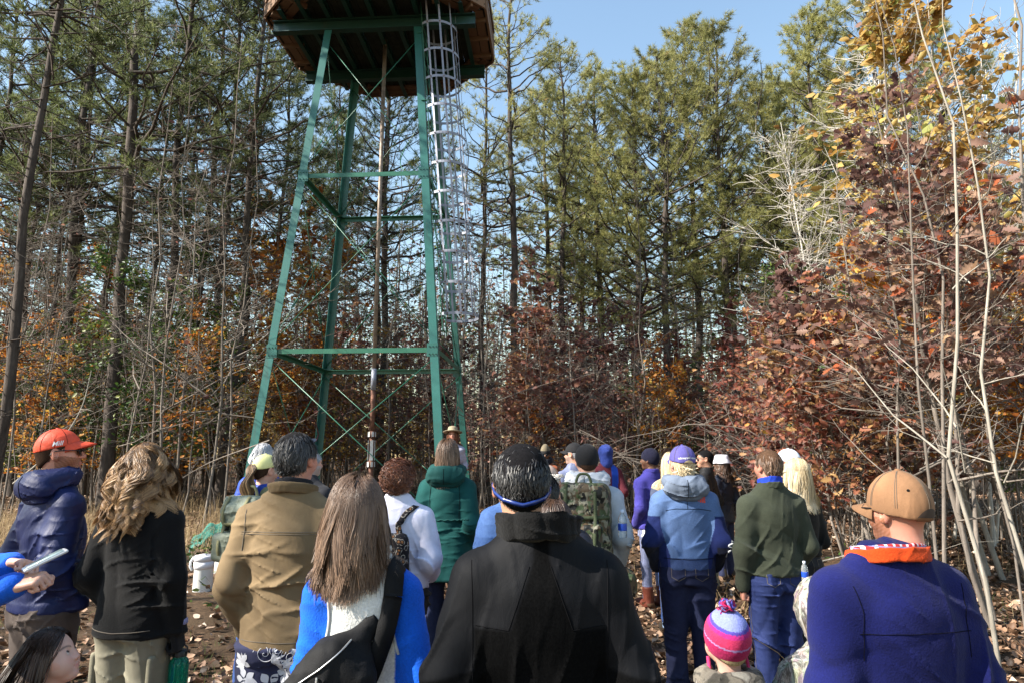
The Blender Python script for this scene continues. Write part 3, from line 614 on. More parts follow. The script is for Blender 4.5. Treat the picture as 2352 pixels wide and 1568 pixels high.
# top frame
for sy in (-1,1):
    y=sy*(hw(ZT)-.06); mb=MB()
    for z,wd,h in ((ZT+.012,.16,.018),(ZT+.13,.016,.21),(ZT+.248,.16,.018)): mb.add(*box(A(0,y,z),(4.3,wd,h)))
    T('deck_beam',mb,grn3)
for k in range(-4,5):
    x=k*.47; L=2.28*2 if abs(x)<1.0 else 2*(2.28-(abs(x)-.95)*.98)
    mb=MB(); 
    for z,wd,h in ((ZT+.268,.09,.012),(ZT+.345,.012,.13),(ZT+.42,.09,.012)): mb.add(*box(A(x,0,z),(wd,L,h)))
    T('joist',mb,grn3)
AP=2.36
oct_=[A(AP/math.cos(PI/8)*math.cos(PI/8+k*PI/4),AP/math.cos(PI/8)*math.sin(PI/8+k*PI/4),0) for k in range(8)]
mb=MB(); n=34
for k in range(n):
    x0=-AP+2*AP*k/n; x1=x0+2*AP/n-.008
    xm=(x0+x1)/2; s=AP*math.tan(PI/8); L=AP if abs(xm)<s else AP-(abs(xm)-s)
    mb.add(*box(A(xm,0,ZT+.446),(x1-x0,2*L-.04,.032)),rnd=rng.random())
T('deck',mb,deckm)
for k in range(8):
    p,q=oct_[k],oct_[(k+1)%8]; mb=MB()
    d=nrm(q-p); inn=nrm(-(p+q)/2)
    mb.add(*bar(p+A(0,0,ZT+.50)+d*.02,q+A(0,0,ZT+.50)-d*.02,.045,.26),rnd=.75)          # fascia
    for j in range(2): mb.add(*bar(p+inn*(.16+.2*j)+A(0,0,ZT+.40)+d*(.09+.08*j),q+inn*(.16+.2*j)+A(0,0,ZT+.40)-d*(.09+.08*j),.18,.03),rnd=.2+.3*rng.random())
    for j in range(3):
        c=p+(q-p)*(.17+.33*j); mb.add(*bar(c+inn*.03+A(0,0,ZT+.345),c+inn*.5+A(0,0,ZT+.345),.05,.10),rnd=.35)
    for j in range(2): mb.add(*bar(p+A(0,0,ZT+.75+.4*j)+d*.02,q+A(0,0,ZT+.75+.4*j)-d*.02,.04,.10),rnd=.6)
    mb.add(*box(p+inn*.06+A(0,0,ZT+.93),(.09,.09,.9)),rnd=.5)
    T('rim_boards',mb,wood)
# cabin on the deck
mb=MB(); CA=1.75
o8=[A(CA/math.cos(PI/8)*math.cos(PI/8+k*PI/4),CA/math.cos(PI/8)*math.sin(PI/8+k*PI/4),0) for k in range(8)]
for k in range(8):
    p,q=o8[k],o8[(k+1)%8]
    for j in range(9): mb.add(*bar(p+A(0,0,ZT+.55+.115*j),q+A(0,0,ZT+.55+.115*j),.03,.11),rnd=rng.random())
    mb.add(*box(p+A(0,0,ZT+2.0),(.1,.1,1.0)),rnd=.4)
V=[np.append(p[:2]*1.45,ZT+2.5) for p in o8]+[A(0,0,ZT+3.5)]; F=np.array([[k,(k+1)%8,8] for k in range(8)]); mb.add(np.array(V),F,rnd=.3)
T('cabin',mb,wood)
# ladder with safety cage on the right face
lx=lambda z: hw(z)+.05
LY=-.95; LW=.22
mb=MB()
for s in (-1,1): mb.add(*bar(A(lx(3.95),LY+s*LW,3.95),A(lx(11.3),LY+s*LW,11.3),.012,.06,up=(0,1,0)))
z=4.0
while z<11.2:
    V,F=capped(np.stack([A(lx(z),LY-LW,z),A(lx(z),LY+LW,z)]),.011,6); mb.add(V,F); z+=.305
for z in (4.3,6.5,8.7,10.2): 
    for s in (-1,1): mb.add(*bar(A(lx(z)-.12,LY+s*LW,z),A(lx(z),LY+s*LW,z),.04,.012))
lad=T('ladder',mb,grn2)
RC=.415; zs=[4.28+.605*k for k in range(12)]
def hoop(z):
    th=np.linspace(-2.2,2.2,28); cx=lx(z)+.27
    P=np.stack([cx+RC*np.cos(th),LY+RC*np.sin(th),np.full(28,z)],-1)
    e0=A(lx(z),LY-LW,z); e1=A(lx(z),LY+LW,z); P=np.concatenate([[e0],P,[e1]])
    mb=MB(); n=len(P); w=.026; d=np.gradient(P,axis=0); out=nrm(np.stack([d[:,1],-d[:,0],np.zeros(n)],-1)); t=.004
    V=np.concatenate([P+A(0,0,w)+out*t,P-A(0,0,w)+out*t,P-A(0,0,w)-out*t,P+A(0,0,w)-out*t]); i=np.arange(n-1)
    F=np.concatenate([np.stack([a*n+i,a*n+i+1,b*n+i+1,b*n+i],-1) for a,b in ((0,1),(1,2),(2,3),(3,0))]); mb.add(V,F)
    for a in np.linspace(-1.9,1.9,7):
        c=A(cx+(RC+.004)*math.cos(a),LY+(RC+.004)*math.sin(a),z); o=A(math.cos(a),math.sin(a),0); V,F=capped(np.stack([c,c+o*.012]),.012,6); mb.add(V,F,mi=1)
    return T('hoop',mb,[galv,rustm],lad)
for z in zs: hoop(z)
for a in np.linspace(-1.9,1.9,7):
    mb=MB(); P=[A(lx(z)+.27+(RC-.008)*math.cos(a),LY+(RC-.008)*math.sin(a),z) for z in (zs[0]-.03,zs[-1])]
    mb.add(*bar(P[0],P[1],.006,.038,up=(-math.cos(a),-math.sin(a),0)) if False else bar(P[0],P[1],.038,.006,up=(math.cos(a),math.sin(a),0))); T('cage_strap',mb,galv,lad)
# hanging cable loop
pts=[(985,268),(960,310),(935,345),(925,375),(935,395),(955,400),(972,385),(988,372)]
P=np.array([at(u,v,12.95+.2*math.sin(i)) for i,(u,v) in enumerate(pts)])-A(TX,TY,0); tt=np.linspace(0,1,40); q=np.linspace(0,1,len(P)); Q=np.stack([np.interp(tt,q,P[:,k]) for k in range(3)],-1)
for _ in range(8): Q[1:-1]=(Q[:-2]+2*Q[1:-1]+Q[2:])/4
mb=MB(); V,F=tubes(Q,.010,6); mb.add(V,F); T('cable',mb,grn2,smooth=True)
# concrete footing blocks
conc=plain('concrete',(.34,.32,.29),.9,0,.3,.2,12,.4,60)
for sx in (-1,1):
    for sy in (-1,1):
        mb=MB(); c=corner(sx,sy,TB); x=TX+c[0]-sx*.05; y=TY+c[1]-sy*.05; g=float(gz(x,y)); mb.add(*box(A(0,0,-.1),(.62,.62,.42)))
        o=mb.obj('concrete_footing',conc,smooth=False); o.location=(x,y,TB-.105+0); tag(o,'concrete footing under the tower\'s %s %s leg'%('front' if sy<0 else 'back','left' if sx<0 else 'right'),'footing','tower footings')
# ------------------------------------------------------------------ implicit surfaces for bodies and cloth
class G:
    """sampling grid"""
    def __init__(s,lo,hi,h):
        s.lo=np.asarray(lo,float); s.h=h; n=np.ceil((np.asarray(hi)-s.lo)/h).astype(int)+1; s.n=n
        ax=[s.lo[i]+h*np.arange(n[i]) for i in range(3)]
        s.x=ax[0][:,None,None].astype(np.float32); s.y=ax[1][None,:,None].astype(np.float32); s.z=ax[2][None,None,:].astype(np.float32)
def rc(g,a,b,ra,rb,sq=(1,1,1)):
    a=np.asarray(a,float); b=np.asarray(b,float); d=b-a; L2=max((d*d).sum(),1e-9)
    px,py,pz=g.x-a[0],g.y-a[1],g.z-a[2]
    t=np.clip((px*d[0]+py*d[1]+pz*d[2])/L2,0,1)
    return np.sqrt(((px-t*d[0])/sq[0])**2+((py-t*d[1])/sq[1])**2+((pz-t*d[2])/sq[2])**2)-(ra+(rb-ra)*t)
def ell(g,c,r,M=None):
    px,py,pz=g.x-c[0],g.y-c[1],g.z-c[2]
    if M is not None:
        M=np.asarray(M).T
        px,py,pz=[M[i,0]*px+M[i,1]*py+M[i,2]*pz for i in range(3)]
    k0=np.sqrt((px/r[0])**2+(py/r[1])**2+(pz/r[2])**2); k1=np.sqrt((px/r[0]**2)**2+(py/r[1]**2)**2+(pz/r[2]**2)**2)
    return k0*(k0-1)/np.maximum(k1,1e-6)
def rbox(g,c,s,r,M=None):
    px,py,pz=g.x-c[0],g.y-c[1],g.z-c[2]
    if M is not None:
        M=np.asarray(M).T
        px,py,pz=[M[i,0]*px+M[i,1]*py+M[i,2]*pz for i in range(3)]
    qx,qy,qz=np.abs(px)-s[0]/2+r,np.abs(py)-s[1]/2+r,np.abs(pz)-s[2]/2+r
    return np.sqrt(np.maximum(qx,0)**2+np.maximum(qy,0)**2+np.maximum(qz,0)**2)+np.minimum(np.maximum(qx,np.maximum(qy,qz)),0)-r
def loft(g,tbl,p=2.3,capr=.02):
    """tbl rows z,cx,cy,rx,ry (z ascending)"""
    t=np.asarray(tbl,float); z=g.z.ravel().astype(float)
    f=lambda k: smooth1(z,t[:,0],t[:,k])[None,None,:]
    cx,cy,rx,ry=f(1),f(2),f(3),f(4)
    q=(np.abs((g.x-cx)/rx)**p+np.abs((g.y-cy)/ry)**p)**(1/p)
    d=(q-1)*np.minimum(rx,ry)*.9
    zc=np.maximum(t[0,0]-g.z,g.z-t[-1,0])
    return smax(d,zc+0*d,capr)
def smooth1(x,xp,fp):
    """monotone-ish smooth interpolation"""
    xs=np.linspace(xp[0],xp[-1],160); ys=np.interp(xs,xp,fp); k=np.ones(13)/13; 
    yp=np.pad(ys,6,mode='edge'); ys=np.convolve(yp,k,'valid'); return np.interp(x,xs,ys)
def smin(a,b,k):
    h=np.maximum(k-np.abs(a-b),0)/k; return np.minimum(a,b)-h*h*k*.25
def smax(a,b,k): return -smin(-a,-b,k)
def surf(d,g,shift=True):
    """surface nets -> V, quads (outward)"""
    d=d.astype(np.float32); S=d<0
    n=np.array(d.shape)
    c=np.zeros(n-1,np.int8)
    for i in (0,1):
        for j in (0,1):
            for k in (0,1): c+=S[i:n[0]-1+i,j:n[1]-1+j,k:n[2]-1+k]
    act=np.argwhere((c>0)&(c<8)); m=len(act)
    if m==0: return np.zeros((0,3)),np.zeros((0,4),int)
    vid=np.full(n-1,-1,np.int64); vid[act[:,0],act[:,1],act[:,2]]=np.arange(m)
    cs=[(i,j,k) for i in (0,1) for j in (0,1) for k in (0,1)]
    val={q:d[act[:,0]+q[0],act[:,1]+q[1],act[:,2]+q[2]] for q in cs}
    acc=np.zeros((m,3)); cnt=np.zeros(m)
    for a in cs:
        for ax in range(3):
            if a[ax]==0:
                b=list(a); b[ax]=1; b=tuple(b); va,vb=val[a],val[b]; cr=(va<0)!=(vb<0)
                t=np.where(cr,va/np.where(cr,va-vb,1),0)
                p=np.tile(np.array(a,float),(m,1)); p[:,ax]=t
                acc[cr]+=p[cr]; cnt[cr]+=1
    V=g.lo+g.h*(act+acc/cnt[:,None])
    Fs=[]
    for ax in range(3):
        u,v=(ax+1)%3,(ax+2)%3
        s0=[slice(None)]*3; s1=[slice(None)]*3; s0[ax]=slice(0,-1); s1[ax]=slice(1,None)
        e=np.argwhere(S[tuple(s0)]!=S[tuple(s1)])
        e=e[(e[:,u]>0)&(e[:,v]>0)&(e[:,u]<n[u]-1)&(e[:,v]<n[v]-1)]
        if not len(e): continue
        ins=S[e[:,0],e[:,1],e[:,2]]
        def q(du,dv):
            w_=e.copy(); w_[:,u]-=du; w_[:,v]-=dv; return vid[w_[:,0],w_[:,1],w_[:,2]]
        f=np.stack([q(1,1),q(0,1),q(0,0),q(1,0)],-1); f[~ins]=f[~ins][:,::-1]; Fs.append(f)
    F=np.concatenate(Fs); F=F[(F>=0).all(1)]
    return V,F
def relax(V,F,it=2,lam=.5):
    n=len(V)
    a=F.ravel(); b=np.roll(F,-1,1).ravel()
    for _ in range(it):
        acc=np.zeros((n,3)); cnt=np.zeros(n)
        for i in range(3): acc[:,i]=np.bincount(a,V[b,i],n)+np.bincount(b,V[a,i],n)
        cnt=np.bincount(a,minlength=n)+np.bincount(b,minlength=n)
        V=V*(1-lam)+lam*acc/np.maximum(cnt,1)[:,None]
    return V
def folds(g,amp,seed,sc=1.0,drape=.5):
    """cloth folds: warped drag lines plus finer creases"""
    r=np.random.default_rng(seed); f=0
    wx=.7*np.sin(g.z*8*sc+r.random()*6+g.y*5)+.6*np.sin(g.x*9*sc+r.random()*6+g.z*3)
    def rid(k,w): return 1-np.abs(np.sin(g.x*k[0]+g.y*k[1]+g.z*k[2]+r.random()*6+wx*w))
    for i in range(3):   # broad drapes
        th=r.normal(0,.55)+(PI/2 if i==0 else 0); k=A(math.cos(th),r.normal(0,.4),math.sin(th))*(13+5*i)*sc
        m=np.clip(.5+.8*np.sin(g.x*(5+2*i)+g.z*(5-2*i)+r.random()*6+g.y*4),0,1); f=f+drape*1.6*(rid(k,.9)**1.6-.4)*m
    for i in range(4):   # sharp creases
        k=nrm(A(r.normal(0,.6),r.normal(0,.5),r.normal(0,1.0)))*(24+13*i)*sc
        m=np.clip(-.1+1.1*np.sin(g.x*(8+3*i)+g.z*(7-2*i)+r.random()*6+g.y*6),0,1)
        f=f-(rid(k,2.0)**5)*m*1.5/(1+.35*i)
    return 1.35*amp*f
def gauss(g,c,r): return np.exp(-(((g.x-c[0])**2+(g.y-c[1])**2+(g.z-c[2])**2)/r**2))
class Surf:
    """BVH of a finished surface for seams, prints and straps"""
    def __init__(s,V,F): s.b=BVHTree.FromPolygons([tuple(v) for v in V],[tuple(int(i) for i in f) for f in F])
    def hit(s,o,d):
        h=s.b.ray_cast(Vector(o),Vector(d)); return (np.array(h[0]),np.array(h[1])) if h[0] is not None else (None,None)
    def near(s,p):
        h=s.b.find_nearest(Vector(p)); return np.array(h[0]),np.array(h[1])
    def path(s,pts,dirn=(0,1,0),off=.002,n=8):
        """project a polyline (given as start points) along dirn onto the surface"""
        P=[]; pts=np.asarray(pts,float)
        for i in range(len(pts)-1):
            for t in np.linspace(0,1,n,endpoint=(i==len(pts)-2)):
                p=pts[i]*(1-t)+pts[i+1]*t; h,nn=s.hit(p,dirn)
                if h is not None: P.append(h+nn*off)
        return np.array(P)
def seam(mb,S,pts,dirn=(0,1,0),r=.0022,mi=1,off=.0008,rnd=.3):
    P=S.path(pts,dirn,off)
    if len(P)>2: V,F=tubes(P,r,5); mb.add(V,F,mi=mi,rnd=rnd)
def ribbon(P,nv,w,t=.0015):
    """flat strap along P with surface normals nv"""
    P=np.asarray(P,float); n=len(P); d=nrm(np.gradient(P,axis=0)); s=nrm(np.cross(d,nv))*w/2; nn=np.asarray(nv)*t
    V=np.concatenate([P-s+nn,P+s+nn,P+s-nn,P-s-nn]); i=np.arange(n-1)
    F=np.concatenate([np.stack([a*n+i,a*n+i+1,b*n+i+1,b*n+i],-1) for a,b in ((0,1),(1,2),(2,3),(3,0))])[:,::-1]
    return V,[F,np.array([[0,n,2*n,3*n]]),np.array([[n-1,4*n-1,3*n-1,2*n-1]])]
def strap(mb,S,pts,w,dirn=None,off=.006,mi=0,n=10,rnd=.5,t=.002):
    P=[];N=[]; pts=np.asarray(pts,float)
    for i in range(len(pts)-1):
        for tt in np.linspace(0,1,n,endpoint=(i==len(pts)-2)):
            p=pts[i]*(1-tt)+pts[i+1]*tt
            h,nn=S.near(p) if dirn is None else S.hit(p,dirn)
            if h is not None: P.append(h+nn*off); N.append(nn)
    if len(P)<3: return
    P=np.array(P);N=np.array(N)
    for _ in range(2): P[1:-1]=(P[:-2]+2*P[1:-1]+P[2:])/4; N[1:-1]=nrm(N[:-2]+2*N[1:-1]+N[2:])
    V,F=ribbon(P,N,w,t); mb.add(V,F,mi=mi,rnd=rnd)
def text_on(mb,S,txt,c,right,up,dirn,size,mi=1,shear=0,off=.0015):
    """lettering laid on a surface: c start centre, right/up in-plane axes, ray direction dirn"""
    cu=bpy.data.curves.new('t','FONT'); cu.body=txt; cu.align_x='CENTER'; cu.align_y='CENTER'; cu.size=size; cu.shear=shear; cu.resolution_u=3; cu.offset=size*.012
    o=bpy.data.objects.new('t',cu); col.objects.link(o); dg=bpy.context.evaluated_depsgraph_get(); me=bpy.data.meshes.new_from_object(o.evaluated_get(dg))
    V=np.array([v.co[:] for v in me.vertices]); P=[tuple(p.vertices) for p in me.polygons]; bpy.data.objects.remove(o); bpy.data.curves.remove(cu); bpy.data.meshes.remove(me)
    if not len(V): return
    W=np.asarray(c)+V[:,0:1]*np.asarray(right)+V[:,1:2]*np.asarray(up); Q=[]
    for p in W:
        h,n=S.hit(p-np.asarray(dirn)*.3,dirn); 
        if h is None: h,n=S.near(p)
        Q.append(h+n*off)
    F3=np.array([p for p in P if len(p)==3]); F4=np.array([p for p in P if len(p)==4]); mb.add(np.array(Q),[f for f in (F3,F4) if len(f)],mi=mi)
def decal(mb,S,poly,c,right,up,dirn,mi=1,off=.0018):
    poly=np.asarray(poly,float); W=np.asarray(c)+poly[:,0:1]*np.asarray(right)+poly[:,1:2]*np.asarray(up); Q=[]
    for p in W:
        h,n=S.hit(p-np.asarray(dirn)*.4,dirn)
        if h is None: return
        Q.append(h+n*off)
    Q=np.array(Q)
    mb.add(Q,[np.array([np.arange(len(Q))])],mi=mi)
# ------------------------------------------------------------------ cloth, skin and hair materials
def cloth(name,kind='cotton',c=None,pattern=None):
    m,nt=newmat(name); t=NT(nt); co=coord(t)
    base=attr(t,'paint','Color') if c is None else None
    sc_={'cotton':(260,.25,.0012,.85,.03),'fleece':(170,.75,.003,.95,.06),'nylon':(320,.12,.001,.55,.0),'denim':(420,.5,.0015,.8,.0),'knit':(150,.6,.003,.95,.05),'leather':(140,.25,.0015,.45,0)}[kind]
    f=noise(t,sc_[0],3,.6,co); g=noise(t,9,4,.6,co); h=noise(t,45,3,.7,co)
    if pattern=='camo':
        a=noise(t,15,2,.5,co,.6); b=noise(t,17,2,.5,coord(t,(1.3,1,1)),.8); d=noise(t,20,2,.5,coord(t,(1,1.4,.8)),.5)
        k=mix(t,ramp(t,a,[(.5,(0,0,0)),(.515,(1,1,1))]),(.06,.085,.04),(.085,.06,.035)); k=mix(t,ramp(t,b,[(.53,(0,0,0)),(.545,(1,1,1))]),k,(.19,.18,.13)); base=mix(t,ramp(t,d,[(.56,(0,0,0)),(.575,(1,1,1))]),k,(.012,.013,.012))
    elif pattern=='greycamo':
        v=t.n('ShaderNodeTexVoronoi'); v.inputs['Scale'].default_value=60; t.l(coord(t,(1,1,.25)),v.inputs['Vector'])
        base=ramp(t,noise(t,26,5,.8,coord(t,(1.6,1,.35)),1.2),[(.3,(.02,.02,.018)),(.45,(.13,.12,.10)),(.55,(.36,.34,.30)),(.7,(.55,.53,.5))]); base=mix(t,.25,base,v.outputs['Color'],'MULTIPLY')
    elif pattern=='fleececamo':
        base=ramp(t,noise(t,15,2,.5,co,.5),[(.40,(.06,.055,.045)),(.43,(.15,.135,.11)),(.55,(.17,.15,.12)),(.58,(.07,.06,.05)),(.66,(.28,.26,.22))])
    elif pattern=='paisley':
        v=t.n('ShaderNodeTexVoronoi'); v.inputs['Scale'].default_value=26; t.l(co,v.inputs['Vector'])
        r_=ramp(t,v.outputs['Distance'],[(0,(.30,.13,.05)),(.22,(.30,.13,.05)),(.25,(.02,.015,.015)),(.36,(.02,.015,.015)),(.39,(.38,.33,.27)),(.46,(.35,.30,.25)),(.49,(.012,.01,.012))])
        base=mix(t,ramp(t,noise(t,60,3,.7,co),[(.5,(0,0,0)),(.6,(1,1,1))]),r_,(.015,.012,.014))
    elif pattern=='plaid':
        base=None; sx=t.n('ShaderNodeSeparateXYZ'); t.l(co,sx.inputs[0])
        w1=t.n('ShaderNodeTexWave',wave_type='BANDS',bands_direction='X'); w1.inputs['Scale'].default_value=18; t.l(co,w1.inputs[0]); w2=t.n('ShaderNodeTexWave',wave_type='BANDS',bands_direction='Z'); w2.inputs['Scale'].default_value=22; t.l(co,w2.inputs[0])
        k=mix(t,ramp(t,w1.outputs['Fac'],[(.7,(0,0,0)),(.75,(1,1,1))]),(.42,.03,.03),(.5,.5,.55)); base=mix(t,ramp(t,w2.outputs['Fac'],[(.8,(0,0,0)),(.85,(1,1,1))]),k,(.2,.2,.4))
    if base is None: base=mix(t,0.0,c,c)
    v1=ramp(t,g,[(.3,(.82,.82,.82)),(.7,(1.1,1.1,1.1))]); cc=mix(t,1.0,base,v1,'MULTIPLY')
    v2=ramp(t,f,[(.3,(.8,.8,.8)),(.7,(1.15,1.15,1.15))]); cc=mix(t,.8 if kind in('denim','fleece','knit') else .3,cc,v2,'MULTIPLY')
    if kind=='denim': cc=mix(t,.5,cc,ramp(t,h,[(.3,(.7,.72,.8)),(.7,(1.35,1.3,1.2))]),'MULTIPLY')
    nb=bump(t,f,sc_[1],sc_[2])
    b2=t.n('ShaderNodeBump'); b2.inputs['Strength'].default_value=.22 if kind!='nylon' else .6; b2.inputs['Distance'].default_value=.010; t.l(noise(t,16,4,.55,coord(t,(1,1,.6)),.8),b2.inputs['Height']); t.l(nb,b2.inputs['Normal'])
    finish(t,cc,sc_[3],b2.outputs['Normal'],spec=.25 if kind=='nylon' else .2,sheen=sc_[4]); return m
def yokecloth():
    m,nt=newmat('fleece_and_nylon'); t=NT(nt); co=coord(t); a=attr(t); f=noise(t,170,3,.6,co); g=noise(t,12,4,.6,co)
    cc=mix(t,a,ramp(t,f,[(.3,(.0018,.0018,.002)),(.7,(.0042,.0042,.0045))]),ramp(t,g,[(.3,(.003,.0032,.0045)),(.7,(.0048,.0052,.007))]))
    r=t.n('ShaderNodeMapRange'); r.inputs[3].default_value=.95; r.inputs[4].default_value=.7; t.l(a,r.inputs[0])
    b=bump(t,noise(t,26,5,.6,coord(t,(1,1,.4)),1.0),.35,.006); p=finish(t,cc,r.outputs[0],b,spec=.3)
    r2=t.n('ShaderNodeMapRange'); r2.inputs[3].default_value=.05; r2.inputs[4].default_value=.14; t.l(a,r2.inputs[0]); t.l(r2.outputs[0],p.inputs['Specular IOR Level']); return m
CL={}
def C(kind,pattern=None):
    k=kind+(pattern or '')
    if k not in CL: CL[k]=cloth((pattern+'_' if pattern else '')+kind+'_cloth',kind,None,pattern)
    return CL[k]
def skinmat():
    m,nt=newmat('skin'); t=NT(nt); co=coord(t); b=attr(t,'paint','Color'); f=noise(t,90,4,.6,co); g=noise(t,14,3,.6,co)
    cc=mix(t,1.0,b,ramp(t,g,[(.3,(.9,.86,.84)),(.7,(1.08,1.05,1.05))]),'MULTIPLY')
    p=finish(t,cc,.5,bump(t,f,.12,.001),spec=.4); p.inputs['Subsurface Weight'].default_value=.12; p.inputs['Subsurface Radius'].default_value=(1,.3,.15); p.inputs['Subsurface Scale'].default_value=.008; return m
SKIN=skinmat()
HM={}
def hairmat(key,st,rough=.5):
    if key in HM: return HM[key]
    m,nt=newmat(key+'_hair'); t=NT(nt); c=ramp(t,attr(t),[(i/(len(st)-1),s) for i,s in enumerate(st)])
    finish(t,c,rough,spec=.5); HM[key]=m; return m
HB={}
def HBase(k):
    if k not in HB: HB[k]=plain(k+'_hair_root',A(*HAIR[k][0])*.6+A(*HAIR[k][1])*.4,.95,0,.08,.4,120)
    return HB[k]
HAIR={'black':[(.004,.004,.005),(.010,.009,.010),(.022,.02,.02)],'brown':[(.022,.012,.008),(.065,.034,.021),(.15,.082,.05)],'blondebrown':[(.035,.018,.010),(.15,.08,.036),(.46,.27,.12)],
 'auburn':[(.04,.013,.007),(.14,.046,.022),(.28,.11,.05)],'blonde':[(.30,.22,.11),(.52,.41,.25),(.72,.60,.42)],'grey':[(.16,.16,.17),(.36,.36,.38),(.58,.58,.6)],'darkgrey':[(.012,.011,.011),(.03,.027,.026),(.10,.092,.09)],
 'midbrown':[(.04,.022,.014),(.115,.066,.04),(.25,.155,.10)],'white':[(.4,.38,.35),(.65,.62,.58),(.8,.78,.75)],'girl':[(.014,.009,.007),(.035,.02,.014),(.09,.05,.032)]}
def HMat(k): return hairmat(k,HAIR[k])
blackpl=plain('black_plastic',(.012,.012,.014),.35,0,.5,.1,30); blueglass=plain('blue_frame',(.012,.03,.16),.25,0,.6,.1,30); lensm=plain('dark_lens',(.008,.008,.010),.08,0,.8,.05,5)
eyew=plain('eye_white',(.50,.46,.44),.2,0,.5,.03); iris=plain('iris',(.03,.017,.01),.12,0,.6,.3,300); whiteth=plain('white_thread',(.75,.75,.75),.8); greyth=plain('grey_thread',(.11,.09,.07),.8); darkth=plain('dark_thread',(.006,.006,.007),.95,0,.05)
SK={'fair':(.56,.33,.25),'tan':(.40,.22,.15),'ruddy':(.52,.25,.18),'brown':(.15,.075,.045),'olive':(.36,.20,.13),'child':(.60,.38,.30)}
# ------------------------------------------------------------------ heads
def head_mesh(h,sk,paint=None,face=True,fem=False,child=False,look=None):
    """head in head space (x right, y forward, z up; origin mid head), unit = adult head 0.228 m"""
    g=G((-.105,-.13,-.22),(.105,.145,.135),h)
    d=ell(g,(0,-.012,.024),(.076,.096,.090))
    d=smin(d,ell(g,(0,.026,-.035),(.060 if not fem else .056,.064,.080)),.04)
    d=smin(d,ell(g,(0,.066,-.088),(.026,.022,.02)),.035)
    for s in (-1,1):
        d=smin(d,ell(g,(s*.042,.052,-.024),(.024,.028,.03)),.03)
        if not child: d=smin(d,rc(g,(s*.016,.083,.024),(s*.05,.066,.026),.010,.010),.02)
        d=smax(d,-ell(g,(s*.032,.096,.004),(.019,.018,.014)),.014)
        d=smin(d,ell(g,(s*.0325,.070,.003),(.0165,.014,.0135)),.006)
        e=ell(g,(s*.079,-.008,-.006),(.011,.021,.034),rotm(.15,0,s*-.35)); e=smax(e,-ell(g,(s*.088,.002,-.004),(.008,.011,.019),rotm(.15,0,s*-.35)),.006)
        d=smin(d,e,.010)
    if child:
        for s in (-1,1): d=smin(d,ell(g,(s*.038,.05,-.05),(.03,.032,.03)),.03)
        d=smin(d,rc(g,(0,.084,.0),(0,.098,-.024),.008,.011),.014)
    else: d=smin(d,rc(g,(0,.083,.012),(0,.107,-.024),.009,.013),.013)
    for s in (-1,1): d=smin(d,ell(g,(s*.0125,.096,-.028),(.009,.010,.008)),.008)
    for z,r in ((-.0535,.0075),(-.0635,.0085)):
        for s in (-1,1): d=smin(d,rc(g,(0,.0885 if z>-.06 else .087,z),(s*.021,.079,z-.001 if z>-.06 else z+.004),r,r*.6),.008)
    d=smax(d,-rc(g,(-.02,.088,-.0585),(.02,.088,-.0585),.0022,.0022),.004)
    nk=.056 if not fem else .047
    if child: nk=.045
    d=smin(d,rc(g,(0,-.022,-.07),(0,-.04,-.22),nk,nk*1.1),.03)
    V,F=surf(d,g)
    c=np.tile(A(*sk),(len(V),1)); x,y,z=V.T
    def blend(mask,colr):
        nonlocal c; mask=np.clip(mask,0,1)[:,None]; c=c*(1-mask)+np.asarray(colr)*mask
    sk=A(*sk)
    fr=y>.03
    lip=np.exp(-((z+.0585)/.0085)**2-(x/.020)**4)*(y>.07); blend(lip*.75,sk*A(.85,.48,.5))
    blend(np.exp(-((x/.02)**2+((z+.024)/.016)**2))*(y>.085)*.35,sk*A(1.05,.75,.7))
    for s in (-1,1):
        blend(np.exp(-(((x-s*.043)/.02)**2+((z+.028)/.02)**2))*fr*.35,sk*A(1.08,.78,.74))
        blend(np.exp(-(((x-s*.080)/.02)**2))*(np.abs(x)>.073)*.35*(z<.03)*(z>-.045),sk*A(1.05,.7,.62))
        bz=.030-.006*((x-s*.034)/.02)**2; blend(np.exp(-((z-bz)/.0042)**2)*(np.abs(x-s*.034)<.021)*(y>.05)*.85,sk*.12)
        blend(np.exp(-(((x-s*.032)/.021)**2+((z-.003)/.014)**2))*(y>.05)*.3,sk*.6)
    if paint: paint(V,c,blend)
    return V,F,c
def beard(colr,full=True):
    def f(V,c,blend):
        x,y,z=V.T
        m=(z<-.018-.25*np.maximum(0,y-.04))*(z>-.125)*(y>-.012)*1.0
        m=m*(1-np.exp(-((z+.0585)/.006)**2-(x/.018)**4)*(y>.08))
        n=.75+.25*np.sin(x*400)*np.sin(z*380+y*300)
        blend(m*n*(.9 if full else .55),colr)
    return f
def stubble(colr):
    def f(V,c,blend):
        x,y,z=V.T; blend((y<-.02)*np.clip((z+.06)/.03,0,1)*.5,colr)
    return f
